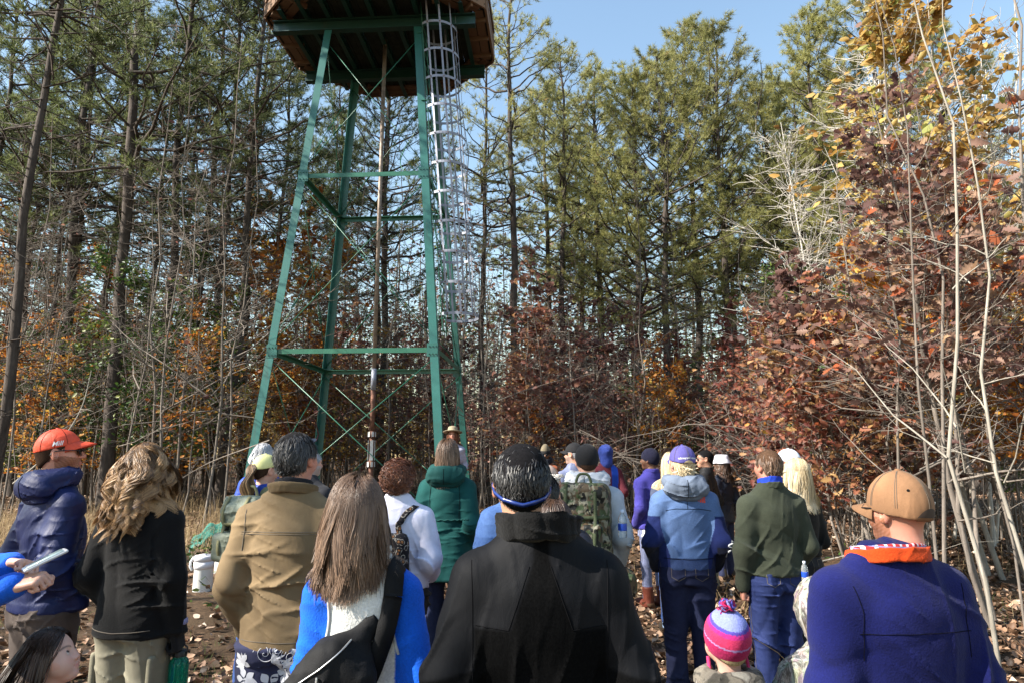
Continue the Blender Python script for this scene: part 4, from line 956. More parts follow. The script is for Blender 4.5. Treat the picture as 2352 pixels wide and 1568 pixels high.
def hand_mesh(h,curl=(25,30,20),thumb=(.62,.66,-.38),spread=.06,s=1.0,tcurl=58):
    """hand space: +y along the fingers, +x thumb side, palm faces -z"""
    g=G((-.075,-.06,-.12),(.095,.21,.05),h)
    d=rbox(g,(-.002,.045,0),(.080,.092,.028),.013); d=smin(d,rc(g,(0,-.055,0),(0,.0,0),.026,.029,(1.1,1,.85)),.025)
    d=smin(d,ell(g,(.026,.03,-.010),(.019,.034,.017)),.015)
    for i,L in enumerate((.072,.080,.074,.057)):
        p=A(.029-.0205*i,.088-(.004,0,.003,.012)[i],0); a=0; yaw=(1.2-i)*spread; r=(.0092,.0095,.0090,.0078)[i]
        for k,fr in enumerate((.45,.31,.24)):
            a+=R(curl[k])*(1+.06*i)*(.96+.08*((i*7)%3)/3); q=p+L*fr*A(math.sin(yaw)*math.cos(a),math.cos(a),-math.sin(a)); d=smin(d,rc(g,p,q,r,r*.93),.005); p=q; r*=.93
    t=nrm(A(*thumb)); p=A(.033,.022,-.006)
    for k,L in enumerate((.044,.034,.027)):
        q=p+t*L; d=smin(d,rc(g,p,q,(.0145,.0115,.0105)[k],(.0115,.0105,.0085)[k]),.008); p=q; t=rotm(0,0,R(tcurl))@t
    V,F=surf(d,g); return V*s,F
def frame(y,z):
    y=nrm(y); z=np.asarray(z,float); z=nrm(z-y*(z@y)); x=np.cross(y,z); return np.stack([x,y,z],1)
# ------------------------------------------------------------------ hair
def strands_ribbon(P,w,mb,rnd,outc,mi=0,taper=True,grad=.0):
    """P (N,K,3) -> flat ribbons facing away from the axis outc"""
    N,K,_=P.shape; T=np.gradient(P,axis=1); T=nrm(T); o=P-np.asarray(outc); o=nrm(o); roll=rng.normal(0,.38,(N,1,1))
    s=nrm(np.cross(T,o)); n=np.cross(s,T); s=s*np.cos(roll)+n*np.sin(roll)
    ww=np.broadcast_to(np.asarray(w),(N,))[:,None,None]*(np.sin(np.linspace(.35,PI*.92,K))**.5)[None,:,None] if taper else w
    V=np.stack([P-s*ww/2,P+s*ww/2],2).reshape(-1,3); idx=np.arange(N*K*2).reshape(N,K,2)
    F=np.stack([idx[:,:-1,0],idx[:,1:,0],idx[:,1:,1],idx[:,:-1,1]],-1).reshape(-1,4)
    rr=np.clip(np.asarray(rnd)[:,None]+grad*(np.linspace(0,1,K)-.35)[None],0,1); mb.add(V,F,mi=mi,rnd=np.repeat(rr.ravel(),2))
SKC=A(0,-.012,.024); SKR=A(.076,.096,.090)
def scalp(n,off=.004,nape=-.075,fore=.062,side=0):
    """points on the skull above the hair line (head space)"""
    out=[]
    while sum(map(len,out))<n:
        v=nrm(rng.normal(0,1,(n*2,3))); p=SKC+v*(SKR+off)
        f=-.135*(p[:,1]-.078)+.165*(p[:,2]-fore)+ (nape+.075)*-.1
        ok=(f>side)&~((np.abs(p[:,0])>.066)&(p[:,2]<.028)&(p[:,1]>-.03)); out.append(p[ok])
    return np.concatenate(out)[:n]
def hairshell(h,th=.010,nape=0.0,fore=.062):
    g=G((-.11,-.135,-.13),(.11,.12,.15),h); d=ell(g,SKC,SKR+th); d=smin(d,ell(g,(0,-.045,-.045),(.060,.055,.05)),.03)
    cl=-(-.135*(g.y-.078)+.165*(g.z-fore))/.213+nape
    d=smax(d,cl,.012)
    for s in (-1,1): d=smax(d,-ell(g,(s*.082,-.002,-.012),(.02,.024,.036)),.01)
    return surf(d,g)
def short_hair(n,length,w,lift=.35,curl=0,hs=.006,th=.008,back=.6,wave=0,under=0):
    """returns fn(mb) in head space"""
    mb=MB()
    if not under: V,F=hairshell(hs,th); mb.add(V,F,rnd=.18,mi=1)
    p=scalp(n*(3 if under else 1),th*.6)
    if under: p=p[p[:,2]<.018+.16*p[:,1]+under-1]; n=len(p)
    nn=nrm((p-SKC)/(SKR**2)); fl=A(0,-back,-1.)+rng.normal(0,.28,(n,3)); fl[:,0]+=np.sign(p[:,0])*.25; fl=nrm(fl-nn*(fl*nn).sum(1,keepdims=True))
    sw=np.sin(p[:,2]*60+p[:,0]*40)*wave; fl=nrm(fl+np.cross(nn,fl)*sw[:,None])
    K=5; P=[p]; d=nrm(fl+nn*lift); L=length*rng.uniform(.5,1.15,n)
    for k in range(1,K):
        if curl:
            ax=nn; ang=curl*rng.choice([-1,1],n)[:,None] if k==1 else ang; d=nrm(d*np.cos(ang)+np.cross(ax,d)*np.sin(ang)+nn*(.25 if k<3 else -.5)+A(0,0,-.1))
        else: d=nrm(d+A(0,0,-.22)-nn*.10+rng.normal(0,.08,(n,3)))
        P.append(P[-1]+d*(L/(K-1))[:,None])
    strands_ribbon(np.stack(P,1),w,mb,np.clip(rng.normal(.5,.22,n),0,1),SKC-A(0,0,.1)); return mb
def long_hair(n,L,w,toW,cols,part=0,wave=0,wfreq=9,step=.022,flare=0,grad=.25,clump=.06,nclump=90,hs=1.0,side=0,bx=0.0,by=0.0,frontfree=False,fr=.062,poof=1.0):
    """strands from scalp falling over colliders given in body space. toW: head space->body space"""
    p=scalp(n,.006,fore=fr); nn=nrm((p-SKC)/(SKR**2)); sx=np.where(np.abs(p[:,0]-part)<.004,rng.choice([-1,1],n),np.sign(p[:,0]-part))
    bk=np.clip((p[:,1]+.075)/.07,0,1); fl=np.stack([sx*(.10+.85*bk)*np.ones(n),-.55*np.ones(n)+.35*(1-bk),-.5-.4*(1-bk)],-1)+rng.normal(0,.12,(n,3)); fl=nrm(fl-nn*(fl*nn).sum(1,keepdims=True))
    P0=toW(p); D=nrm(toW(p+fl*.01)-P0)
    cs=scalp(nclump,.006,fore=fr); cid=np.concatenate([((p[i:i+2000,None]-cs[None])**2).sum(2).argmin(1) for i in range(0,n,2000)]); ph=rng.random(nclump)*6.28; am=rng.uniform(.5,1.3,nclump); fq=rng.uniform(.8,1.25,nclump)
    K=int(L/step)+1; P=[P0]; d=D; nst=np.clip(rng.normal(1,.14,n),.55,1.25)
    hc=toW(SKC[None])[0]
    for k in range(1,K):
        s=k*step; gdir=A(bx,by,-1.)
        out=nrm((P[-1]-hc)*A(1,1,0)+1e-6)
        wv=wave*np.sin(s*wfreq*6.28*fq[cid]+ph[cid])*am[cid]; wv2=wave*np.cos(s*wfreq*6.28*fq[cid]*.9+ph[cid]*2)*am[cid]
        lat=np.cross(out,A(0,0,1.))
        d=nrm(d*.62+gdir*.42+lat*(wv*min(1,s*8))[:,None]+out*((wv2*.8+flare*s)*min(1,s*8))[:,None]+rng.normal(0,.013,(n,3)))
        q=P[-1]+d*step*nst[:,None]
        for (c,r) in cols:
            e=(q-c)/r; ln=np.linalg.norm(e,axis=1,keepdims=True); q=np.where(ln<1,c+e/np.maximum(ln,1e-6)*r,q)
        if clump:
            ct=np.maximum(np.bincount(cid,minlength=nclump),1); mu=np.stack([np.bincount(cid,q[:,i],nclump)/ct for i in range(3)],-1); q=q+(mu[cid]-q)*clump*min(1,s*5)
        P.append(q)
    Q=np.stack(P,1); mb=MB()
    # keep locks in front of the ear from crossing the face
    rn=np.clip(.5*rng.random(n)+.5*rng.random(nclump)[cid],0,1)
    strands_ribbon(Q,w,mb,rn,hc-A(0,0,.25),grad=grad); return mb
# ------------------------------------------------------------------ people
class Person: pass
ARM={'hang':((.035,-.015,-.285),(.005,.055,-.245)),'pocket':((.062,-.075,-.268),(-.035,.15,-.185)),'front':((.06,-.03,-.28),(-.12,.21,.0)),'back':((.09,-.08,-.27),(-.12,-.05,-.2)),'cross':((.07,.02,-.27),(-.20,.16,.03)),'wide':((.12,-.05,-.265),(.02,.10,-.225)),'up':((.05,.08,-.25),(-.06,.20,.10))}
def person(label,u,vtop,Y,turn=0,ht=0,tilt=0,hat=0.0,sk='fair',child=False,fem=False,bulk=1.0,sw=1.0,arms=('hang','hang'),top=None,bottom=None,shoes=(.03,.025,.02),lift=0,
           facepaint=None,hroll=0,detail=None,lean=0,stance=.095,hx=0.0,eyes=None,group=None,headscale=1.0,h=None,hands=None,hcurl=None):
    global rng
    p=Person(); pt=at(u,vtop,Y); x=pt[0]-hx*math.cos(R(turn)); gd=float(gz(x,Y))+lift; H=pt[2]-gd-hat if h is None else h
    rng=np.random.default_rng(int(abs(u*7+Y*131))%99991)
    p.root=empty('person',(x,Y,gd),-R(turn),label,'person',group); p.turn=turn; p.loc=A(x,Y,gd); p.H=H
    px=1568/Y; fine=max(.0035,min(.02,2.2/px)); p.fine=fine      # about one render pixel at that distance
    HH=(.130*H if not child else .105*H+.068)*headscale; hs=HH/.228; p.hs=hs
    zc=H-HH; sh=H-HH*1.36; k=sh/1.445; p.k=k; p.sh=sh; wk=k**.9*bulk*(1.0 if not fem else .92); p.wk=wk
    Hm=rotm(R(tilt),0,0); Hm=rotm(0,R(hroll),0)@Hm; Hm=rotm(0,0,-R(ht))@Hm
    piv=A(hx,-.012*k+lean*.1,zc+.01*k); hc=piv+Hm@(A(0,.012,HH*.5-.01)) ; hc[2]+=0
    p.hc=hc; p.Hm=Hm
    p.toW=lambda v: np.asarray(v)@Hm.T*hs+hc
    s_=A(*SK[sk]) if isinstance(sk,str) else A(*sk)
    SWx=.170*k**.9*(1+.45*(bulk-1))*(.93 if fem else 1)*sw; p.SWx=SWx
    def J(side,pose):
        S0=A(side*SWx,-.012*k,sh-.078*k)
        if not isinstance(pose,str) and len(pose)==3:
            Mi=rotm(0,0,R(turn)); return S0,Mi@(np.asarray(pose[1])-A(x,Y,gd)),Mi@(np.asarray(pose[2])-A(x,Y,gd))
        e,w_=ARM[pose] if isinstance(pose,str) else pose
        E=S0+A(side*e[0],e[1],e[2])*k; W_=E+A(side*w_[0],w_[1],w_[2])*k; return S0,E,W_
    p.J={-1:J(-1,arms[0]),1:J(1,arms[1])}
    # --- body: one skin mesh, head fine, the rest coarse under the clothes
    mb=MB(); hh=max(.0032,fine*.55)/hs
    V,F,c=head_mesh(hh,s_,facepaint,fem=fem,child=child); V=relax(V,F,1,.4); mb.add(p.toW(V),F,colr=c)
    g=G((-.5*k,-.3*k,.02),(.5*k,.45*k,sh+.12*k),.024)
    d=loft(g,[(.80*k,0,0,.13*wk,.09*wk),(1.05*k,0,0,.11*wk,.08*wk),(1.28*k,0,0,.13*wk,.09*wk),(1.43*k,0,0,.10*wk,.06*wk)])
    for s in (-1,1):
        S0,E,W_=p.J[s]; d=smin(d,rc(g,S0*A(.85,1,1),E,.04*k,.035*k),.03); d=smin(d,rc(g,E,W_,.034*k,.026*k),.02)
        d=smin(d,rc(g,A(s*stance*.9*k,0,.86*k),A(s*stance*k,.01,.47*k),.062*k,.045*k),.03); d=smin(d,rc(g,A(s*stance*k,.01,.47*k),A(s*stance*k,0,.06*k),.042*k,.034*k),.02)
    d=smin(d,rc(g,A(0,-.02*k,sh-.02*k),hc-A(0,.02,HH*.4),.05*k,.046*k),.03)
    V,F=surf(d,g); mb.add(V,F,colr=s_)
    p.hands={}
    for s,a in ((-1,arms[0]),(1,arms[1])):
        if (hands[0 if s<0 else 1] if hands else a in('hang','wide','front','up')):
            S0,E,W_=p.J[s]; yd=nrm(W_-E); V,F=hand_mesh(max(.0034,fine*.5),hcurl or ((38,42,28) if a!='front' else (60,70,40))); V=V*A(1 if s<0 else -1,1,1)*k**.8*(.88 if fem else 1)
            if s>0: F=F[:,::-1]
            zb=A(s*1.,.25,0) if abs(yd[2])>.6 else A(s*.5,0,1); M=frame(yd+A(0,.05,-.12),zb)
            if s>0: M=M
            # thumb towards the front
            if (M@A(1 if s<0 else -1,0,0))[1]<-.2: V=V*A(-1,1,1); F=F[:,::-1]
            p.hands[s]=(W_+yd*.012,M); mb.add(W_+yd*.015+V@M.T,F,colr=s_)
    eyq=max(.0,0)
    for s in (-1,1):
        if fine<.0105 or eyes:
            V,F=lathe([(0,-1),(.5,-.87),(.87,-.5),(1,0),(.87,.5),(.5,.87),(.001,1)],12); V=V*.0128+A(s*.0325,.0735,.003); mb.add(p.toW(V),F,mi=1)
            gd_=nrm(A(*(eyes or (0,1,0)))); M=frame(gd_,A(0,0,1)); V,F=lathe([(.0078,.0098),(.0070,.0120),(.0001,.0134)],12); V=V@np.array([[1,0,0],[0,0,-1],[0,1,0]])@M.T+A(s*.0325,.0735,.003); mb.add(p.toW(V),[f[:,::-1] for f in F],mi=2)
    body=mb.obj('body',[SKIN,eyew,iris],p.root); p.body=body
    # --- garments
    p.tophem=top.get('hem',.86) if top else None
    if bottom: trousers(p,stance=stance,**bottom)
    if top: jacket(p,**top)
    if shoes is not None and not child:
        for s in (-1,1):
            g=G((s*stance*k-.08,-.14,-.01),(s*stance*k+.08,.22,.16),max(.008,fine)); d=smin(ell(g,(s*(stance+.005)*k,.075*k,.035),(.048*k,.12*k,.045)),rc(g,(s*stance*k,-.03*k,.05),(s*stance*k,-.02*k,.12),.045*k,.045*k),.03); d=smax(d,-(g.z-.003)+0*d,.01)
            V,F=surf(d,g); MB().add(V,F,colr=shoes).obj('shoe',C('leather'),p.root)
    return p
def trousers(p,c=(.02,.03,.10),kind='denim',wide=1.0,fold=.0045,stance=.095,zone=None,hem=.05,name='trousers',pattern=None,thigh=1.0):
    k,wk=p.k,p.wk; h=max(.007,p.fine*1.0); W=.26*max(wk,k)+.04
    g=G((-W,-.2*wk-.03,.0),(W,.2*wk+.03,1.10*k),h)
    d=loft(g,[(.80*k,0,-.008*k,.165*wk,.118*wk),(.92*k,0,-.014*k,.176*wk,.128*wk),(1.0*k,0,0,.165*wk,.115*wk),(1.09*k,0,0,.152*wk,.105*wk)],2.2)
    for s in (-1,1):
        hp=A(s*.088*wk,-.004*k,.86*k); kn=A(s*stance*k,.012*k,.475*k); an=A(s*stance*k,-.008*k,hem*k+.012)
        l=smin(rc(g,hp,kn,.100*wk*wide*thigh,.073*wk*wide),rc(g,kn,an,.072*wk*wide,.060*wk*wide),.02)
        d=smin(d,l,.035 if True else 0)
    # knees, crotch and cuffs carry the folds
    a=.35+1.2*np.maximum(np.maximum(np.exp(-((g.z-.47*k)/.09)**2),np.exp(-((g.z-.12*k)/.10)**2)),.8*np.exp(-((g.z-.80*k)/.10)**2))
    d=d+folds(g,fold,int(p.loc[0]*100+500)%977,.9)*a; d=smax(d,(hem*k-g.z)+0*d,.006)
    if p.tophem: d=d+.035*np.clip((g.z-(p.tophem+.025)*k)/(.03*k),0,1)
    V,F=surf(d,g); V=relax(V,F,1,.4); cc=np.tile(A(*c),(len(V),1))
    if zone: cc=zone(V/k,cc)
    mb=MB().add(V,F,colr=cc); S=Surf(V,F); p.tS=S
    p.trousers=(mb,S)
    if kind=='denim' and p.fine<.011: # back pockets, yoke, belt seam
        for s in (-1,1):
            q=[(s*.035,-.3,.965),(s*.125,-.3,.97),(s*.125,-.3,.86),(s*.08,-.3,.835),(s*.035,-.3,.86),(s*.035,-.3,.965)]; seam(mb,S,np.array(q)*A(wk,1,k),r=.0016,mi=1)
            seam(mb,S,np.array([(0,-.3,.985),(s*.16,-.3,1.02)])*A(wk,1,k),r=.0014,mi=1); seam(mb,S,np.array([(s*.45,-.0,1.0),(s*.45,0,.6),(s*.45,0,.2)])*A(1,1,k),(-s,0,0),r=.0016,mi=1)
    o=mb.obj(name,[C(kind,pattern),greyth,whiteth,darkth],p.root); p.trob=o; return o
def jacket(p,c=(.1,.1,.1),kind='cotton',hem=.86,fold=.006,collar=None,hood=None,zone=None,bulk=1.0,flare=1.0,armr=1.0,name='jacket',seams=(),waist=1.0,cuff=None,pattern=None,extra=None,sleevec=None,mats=None,facemi=None,hemr=None,sl=True,cuffs=True,back=0.0,chest=1.0,capr=.02):
    k,wk=p.k,p.wk; h=max(.0065,p.fine*.95); b=wk*bulk
    xs=[abs(q[0]) for s in(-1,1) for q in p.J[s]]; W=max(xs)+.11*k; ys=[q[1] for s in(-1,1) for q in p.J[s]]
    zlo=min(hem*k-.03,min(q[2] for s in(-1,1) for q in p.J[s])-.08)
    g=G((-W,min(-.2*b-.05,min(ys)-.1),zlo),(W,max(.2*b+.05,max(ys)+.1),p.sh+.14*k),h)
    rows=[(hem*k,0,-.006*k,.190*b*flare,.136*b*flare),((hem*.5+.55)*k,0,-.003,.180*b*waist*(.5+.5*flare),.127*b*waist),(1.10*k,0,.0,.168*b*waist,.115*b*waist),(1.24*k,0,-.006*k-back,.182*b*chest,.128*b),(1.34*k,0,-.014*k-back,.158*b*chest,.120*b),(1.425*k,0,-.016*k,.104*b,.092*b),(1.49*k,0,-.016*k,.078*b**.5*k**.4,.072*b**.5*k**.4),(1.525*k,0,-.014*k,.062*b**.5*k**.4,.064*b**.5*k**.4)]
    rows=sorted(rows); d=loft(g,rows,2.25,.02)
    for s in (-1,1):
        S0,E,W_=p.J[s]; d=smin(d,rc(g,A(s*.04*k,-.018*k,p.sh+.03*k),S0,.048*b,.062*b),.06)
        if sl: 
            ar=b*armr; d=smin(d,rc(g,S0,E,.070*ar,.060*ar),.03); yd=nrm(W_-E); fa=rc(g,E,W_+yd*.0,.060*ar,.047*ar)
            # crease the inside of the elbow
            d=smin(d,fa,.022)
            if cuffs: d=smin(d,rc(g,W_-yd*.03*k,W_-yd*.008*k,.047*ar,.044*ar),.006)
    amp=.45+.0*g.x
    for s in (-1,1): amp=amp+1.1*gauss(g,p.J[s][1],.11*k)+.5*gauss(g,p.J[s][2],.09*k)+.5*gauss(g,p.J[s][0]-A(s*.03,0,.07*k),.09*k)
    amp=amp+.7*np.exp(-((g.z-1.06*k)/.10)**2)
    d=d+folds(g,fold,int(p.loc[1]*300+p.loc[0]*77+900)%1931,.85)*amp
    if hemr: d=smin(d,loft(g,[((hem)*k,0,-.006*k,.184*b*flare*hemr,.132*b*flare*hemr),((hem+.05)*k,0,-.006*k,.184*b*flare*hemr,.132*b*flare*hemr)],2.25,.01),.01)
    V,F=surf(d,g); V=relax(V,F,1,.35)
    cc=np.tile(A(*c),(len(V),1))
    if sleevec is not None:
        far=np.zeros(len(V),bool)
        for s in (-1,1):
            S0,E,W_=p.J[s]; far|=(s*V[:,0]>abs(S0[0])-.006*k-.030*k*np.sin(PI*np.clip((V[:,2]/k-1.17)/.26,0,1)))|((np.linalg.norm(V-E,axis=1)<.14*k)&(s*V[:,0]>.12*k))|(np.linalg.norm(V-W_,axis=1)<.10*k)
        cc[far]=sleevec
    if zone: cc=zone(V/k,cc)
    mb=MB(); mi=0
    rn_=facemi(V/k) if facemi else None
    mb.add(V,F,mi=mi,rnd=rn_,colr=cc); S=Surf(V,F); p.S=S; p.jmb=mb
    for q in seams:
        pts,kw=(q,{}) if not isinstance(q,dict) else (q['p'],{a:v for a,v in q.items() if a!='p'}); seam(mb,S,np.array(pts,float)*k,**{**dict(mi=1,r=.0017),**kw})
    if extra: extra(p,mb,S)
    o=mb.obj(name,[mats[0] if mats else C(kind,pattern),darkth if not mats or len(mats)<2 else mats[1],whiteth,mats[2] if mats and len(mats)>2 else greyth],p.root); p.jo=o
    if collar: collar_mesh(p,**collar)
    if hood: hood_mesh(p,**hood)
    return o
def collar_mesh(p,c=(.1,.1,.1),kind='cotton',hgt=.05,r=1.0,th=.006,z=1.475,open_=0,pattern=None,name='collar',flare=.0,tilt=.22,fold=.002):
    k=p.k; kk=k**.6; h=max(.0042,p.fine*.7); g=G((-.16*kk,-.17*kk,z*k-.03),(.16*kk,.17*kk,(z+hgt)*k+.03),h)
    zt=(g.z-z*k)/(hgt*k); rr=(.074+flare*np.clip(zt,0,1.2))*kk*r; cx=0; cy=-.012*kk-.0*zt
    yy=g.y-cy; xx=g.x
    q=np.sqrt((xx)**2+(yy*.98)**2)-rr; d=np.abs(q)-th; zz=g.z+tilt*yy
    d=smax(d,np.maximum(z*k-zz,zz-(z+hgt)*k)+0*d,.006)
    if open_: d=smax(d,open_*kk-np.abs(xx)-np.maximum(0,-yy)*9+0*d,.01)
    d=d+folds(g,fold,int(p.loc[1]*100)%777,1.6)
    V,F=surf(d,g); MB().add(V,F,colr=c).obj(name,C(kind,pattern),p.root)
def hood_mesh(p,c=(.1,.1,.1),kind='cotton',r=1.0,z=1.475,drop=1.0,fold=.005,name='hood',lining=None,wd=1.0):
    k=p.k; kk=k**.7; h=max(.006,p.fine*.9); g=G((-.24*kk,-.28*kk,z*k-.22*kk),(.24*kk,.16*kk,z*k+.14*kk),h); zz=z*k
    d=ell(g,(0,-.105*kk,zz-.015*kk*drop),(.150*kk*r*wd,.070*kk*r,.085*kk*r),rotm(.5,0,0))
    N=14; pr=None
    for i in range(N+1):
        a=-PI*.5+(-PI*.72+2*PI*.72*i/N); q=A(.105*kk*r*math.cos(a),-.018*kk+.095*kk*r*math.sin(a),zz+.035*kk-.03*kk*math.sin(a)*-1*.4)
        if pr is not None: d=smin(d,rc(g,pr,q,.034*kk*r,.034*kk*r),.03)
        pr=q
    d=smax(d,-ell(g,(0,-.012*kk,zz+.10*kk),(.078*kk*r,.078*kk*r,.12*kk)),.015)
    d=smax(d,-rc(g,(-.10*kk*r,-.145*kk*r,zz-.07*kk),(.10*kk*r,-.145*kk*r,zz-.07*kk),.008,.008),.02)
    d=d+folds(g,fold,int(p.loc[0]*55+999)%611,1.3)
    V,F=surf(d,g); V=relax(V,F,1,.4); mb=MB().add(V,F,colr=c); S=Surf(V,F)
    if p.fine<.009: seam(mb,S,np.array([(0,-.5,zz+.05*kk),(0.002,-.5,zz-.01),(0,-.5,zz-.07*kk)]),r=.002)
    mb.obj(name,[C(kind),darkth],p.root); p.hoodS=S
def raised_hood(p,c,kind='fleece',pattern=None,r=1.0):
    h=max(.006,p.fine*.8); hs=p.hs; g=G((-.14,-.17,-.22),(.14,.12,.17),h/hs); d=ell(g,(0,-.018,.02),(.108*r,.122*r,.125*r)); d=smin(d,ell(g,(0,-.05,-.12),(.09,.085,.10)),.06)
    d=smin(d,ell(g,(0,-.10,.05),(.05,.045,.05)),.05)
    d=smax(d,-ell(g,(0,.125,-.02),(.075,.09,.095)),.02); d=d+folds(g,.004,77,1.5)
    V,F=surf(d,g); MB().add(p.toW(V),F,colr=c).obj('hood',C(kind,pattern),p.root)
def add_hair(p,mb,key,name='hair',space='head'):
    if space=='head': mb.V=[p.toW(v) for v in mb.V]
    return mb.obj(name,[HMat(key),HBase(key)],p.root)
def shorty(p,key,n=None,length=.035,w=None,**k_):
    w=w or max(.0028,p.fine*.6); n=n or int(min(11000,4500*(.006/max(w,.002))**1.0)); return add_hair(p,short_hair(n,length,w/p.hs,hs=max(.0045,p.fine*.7)/p.hs,**k_),key)
def cols_of(p,torso=1.0,headr=1.0):
    k,wk=p.k,p.wk; hr=A(.086,.106,.118)*p.hs*headr
    return [(p.hc+p.Hm@(A(0,-.010,.008)*p.hs),hr),(A(0,-.018*k,p.sh-.035*k),A(.235*wk,.112*wk,.10*k)*torso),(A(0,-.012*k,1.22*k),A(.205*wk,.162*wk,.30*k)*torso),(A(0,-.018*k,p.sh+.05*k),A(.07,.07,.12)*k)]
def longy(p,key,L,n,w=None,headr=1.1,**k_):
    w=w or max(.0026,p.fine*.6); mb=long_hair(n,L,w,p.toW,cols_of(p,headr=headr),**k_); V,F=hairshell(.007,.006+.065*(headr-1),0,k_.get('fr',.062)); mb.add(p.toW(V),F,rnd=.3,mi=0 if headr>1.1 else 1); return mb.obj('hair',[HMat(key),HBase(key)],p.root)
# --- headgear (head space)
def cap(p,c,kind='cotton',turn=0,brim=True,r=1.0,lo=.0,button=True,stitch=None,opening=None,extra=None,name='cap',brimc=None,slope=.32,hgt=1.0):
    h=max(.004,p.fine*.6)/p.hs; g=G((-.115,-.14,-.09),(.115,.13,.16),h); M=rotm(0,0,-R(turn))
    cc=A(0,-.010,.026); rr=A(.0875,.107,.103*hgt)*r
    d=ell(g,cc,rr,M); fx=g.x*M[0,0]+g.y*M[1,0]; fy=g.x*M[0,1]+g.y*M[1,1]
    pl=(.020+lo+slope*.5*(fy))-g.z; d=smax(d,pl+0*d,.006); d=d+folds(g,.0012,5,2.2)
    V,F=surf(d,g); mb=MB().add(p.toW(V),F,colr=c); S=Surf(p.toW(V),F); p.capS=S; p.capM=M
    ctr=p.toW((cc)[None])[0]
    def mer(az,e0,e1,mi,rad=.0008,n=16,off=.0008):
        Q=[]
        for e in np.linspace(e0,e1,n):
            dl=M@A(math.sin(az)*math.cos(e),math.cos(az)*math.cos(e),math.sin(e)); dw=p.Hm@dl; q,nn=S.hit(ctr+dw*.3*p.hs,-dw)
            if q is not None: Q.append(q+nn*off)
        if len(Q)>2: W_,F_=tubes(np.array(Q),rad,4); mb.add(W_,F_,mi=mi)
    p.mer=mer
    if stitch is not None:
        for az in np.arange(6)*PI/3+PI/6*0:
            for o_ in (-.035,.035): mer(az+o_,-.05,1.40,stitch)
    if button: b=p.toW((cc+A(0,0,rr[2]))[None])[0]; V,F=lathe([(.0105,-.004),(.0105,.002),(.007,.005),(.0001,.006)],10); mb.add(b+V*p.hs,F,colr=c)
    def pt(az,e): 
        dl=M@A(math.sin(az)*math.cos(e),math.cos(az)*math.cos(e),math.sin(e)); dw=p.Hm@dl; q,nn=S.hit(ctr+dw*.3*p.hs,-dw); 
        return (q,nn)
    p.cappt=pt
    def patch(azs,es,mi,off=.0016,colr=None):
        Q=[]; 
        for a,e in zip(azs,es):
            q,nn=pt(a,e)
            if q is None: return
            Q.append(q+nn*off)
        mb.add(np.array(Q),[np.array([np.arange(len(Q))])],mi=mi,colr=colr)
    p.cappatch=patch
    if opening:
        def grid(azs,lo_,hi_,mi,off,colr=None,nr=5):
            Q=[]
            for a,l_,h_ in zip(azs,lo_,hi_):
                for e in np.linspace(l_,h_,nr):
                    q,nn=pt(a,e)
                    if q is None: q,nn=S.near(ctr+p.Hm@M@(A(math.sin(a)*math.cos(e),math.cos(a)*math.cos(e),math.sin(e))*.11*p.hs))
                    Q.append(q+nn*off)
            i=np.arange(len(azs)*nr).reshape(-1,nr); F_=np.stack([i[:-1,:-1],i[1:,:-1],i[1:,1:],i[:-1,1:]],-1).reshape(-1,4)[:,::-1]; mb.add(np.array(Q),F_,mi=mi,colr=colr)
        az=PI+np.linspace(-.44,.44,15); top_=-.02-.30*(np.abs(az-PI)/.44)**2.2; b_=np.full(15,-.42-slope*.0)
        grid(az,np.minimum(b_+.12,top_),top_,4,.0022); grid(az,b_,b_+.10,0,.0034,A(*c)*.8,3)
    if extra: extra(p,mb,S,mer,patch)
    o=mb.obj(name,[C(kind),whiteth,darkth,greyth,opening or darkth],p.root)
    if brim:
        na,nr=17,6; a=np.linspace(-1.0,1.0,na); Vt=[]
        for j in range(nr):
            f=j/(nr-1)
            for q in a:
                bx=.083*r*math.sin(q*1.18); by=.098*r*math.cos(q*1.12)-.006; ext=.074*r*(1-abs(q)**2.6)*f
                zz=.026+lo+slope*.5*by -.018*f-.022*(abs(q)**2)*(.4+.8*f)+.006
                Vt.append((bx*(1+.05*f),by+ext,zz))
        Vt=np.array(Vt); n=na*nr; V=np.concatenate([Vt+A(0,0,.002),Vt-A(0,0,.002)])@M.T; i=np.arange(n).reshape(nr,na)
        top=np.stack([i[:-1,:-1],i[:-1,1:],i[1:,1:],i[1:,:-1]],-1).reshape(-1,4)[:,::-1]; rim=np.concatenate([i[0],i[1:,-1],i[-1,-2::-1],i[-2:0:-1,0]]); rn=np.roll(rim,-1)
        bm=MB().add(p.toW(V),[top,top[:,::-1]+n,np.stack([rim,rn,rn+n,rim+n],-1)],colr=brimc or c); b=bm.obj('brim',[C(kind),whiteth],o); p.brim=b
    return o
def beanie(p,c,kind='knit',lo=-.02,r=1.0,tall=1.0,cuff=None,name='beanie',zone=None,slope=.5):
    h=max(.004,p.fine*.6)/p.hs; g=G((-.12,-.14,-.11),(.12,.12,.19),h); d=ell(g,A(0,-.012,.024),A(.086,.106,.104*tall)*r); d=smax(d,(lo+slope*(g.y+.01)*.6)-g.z+0*d,.008); d=d+folds(g,.0012,9,2)
    if cuff:
        e=ell(g,A(0,-.012,.024),A(.091,.111,.108)*r); e=smax(e,np.abs(g.z-(lo+.022+slope*(g.y+.01)*.6))-.022+0*e,.008); d=smin(d,e,.004)
    V,F=surf(d,g); cc=np.tile(A(*c),(len(V),1))
    if zone: cc=zone(V,cc)
    return MB().add(p.toW(V),F,colr=cc).obj(name,C(kind),p.root)
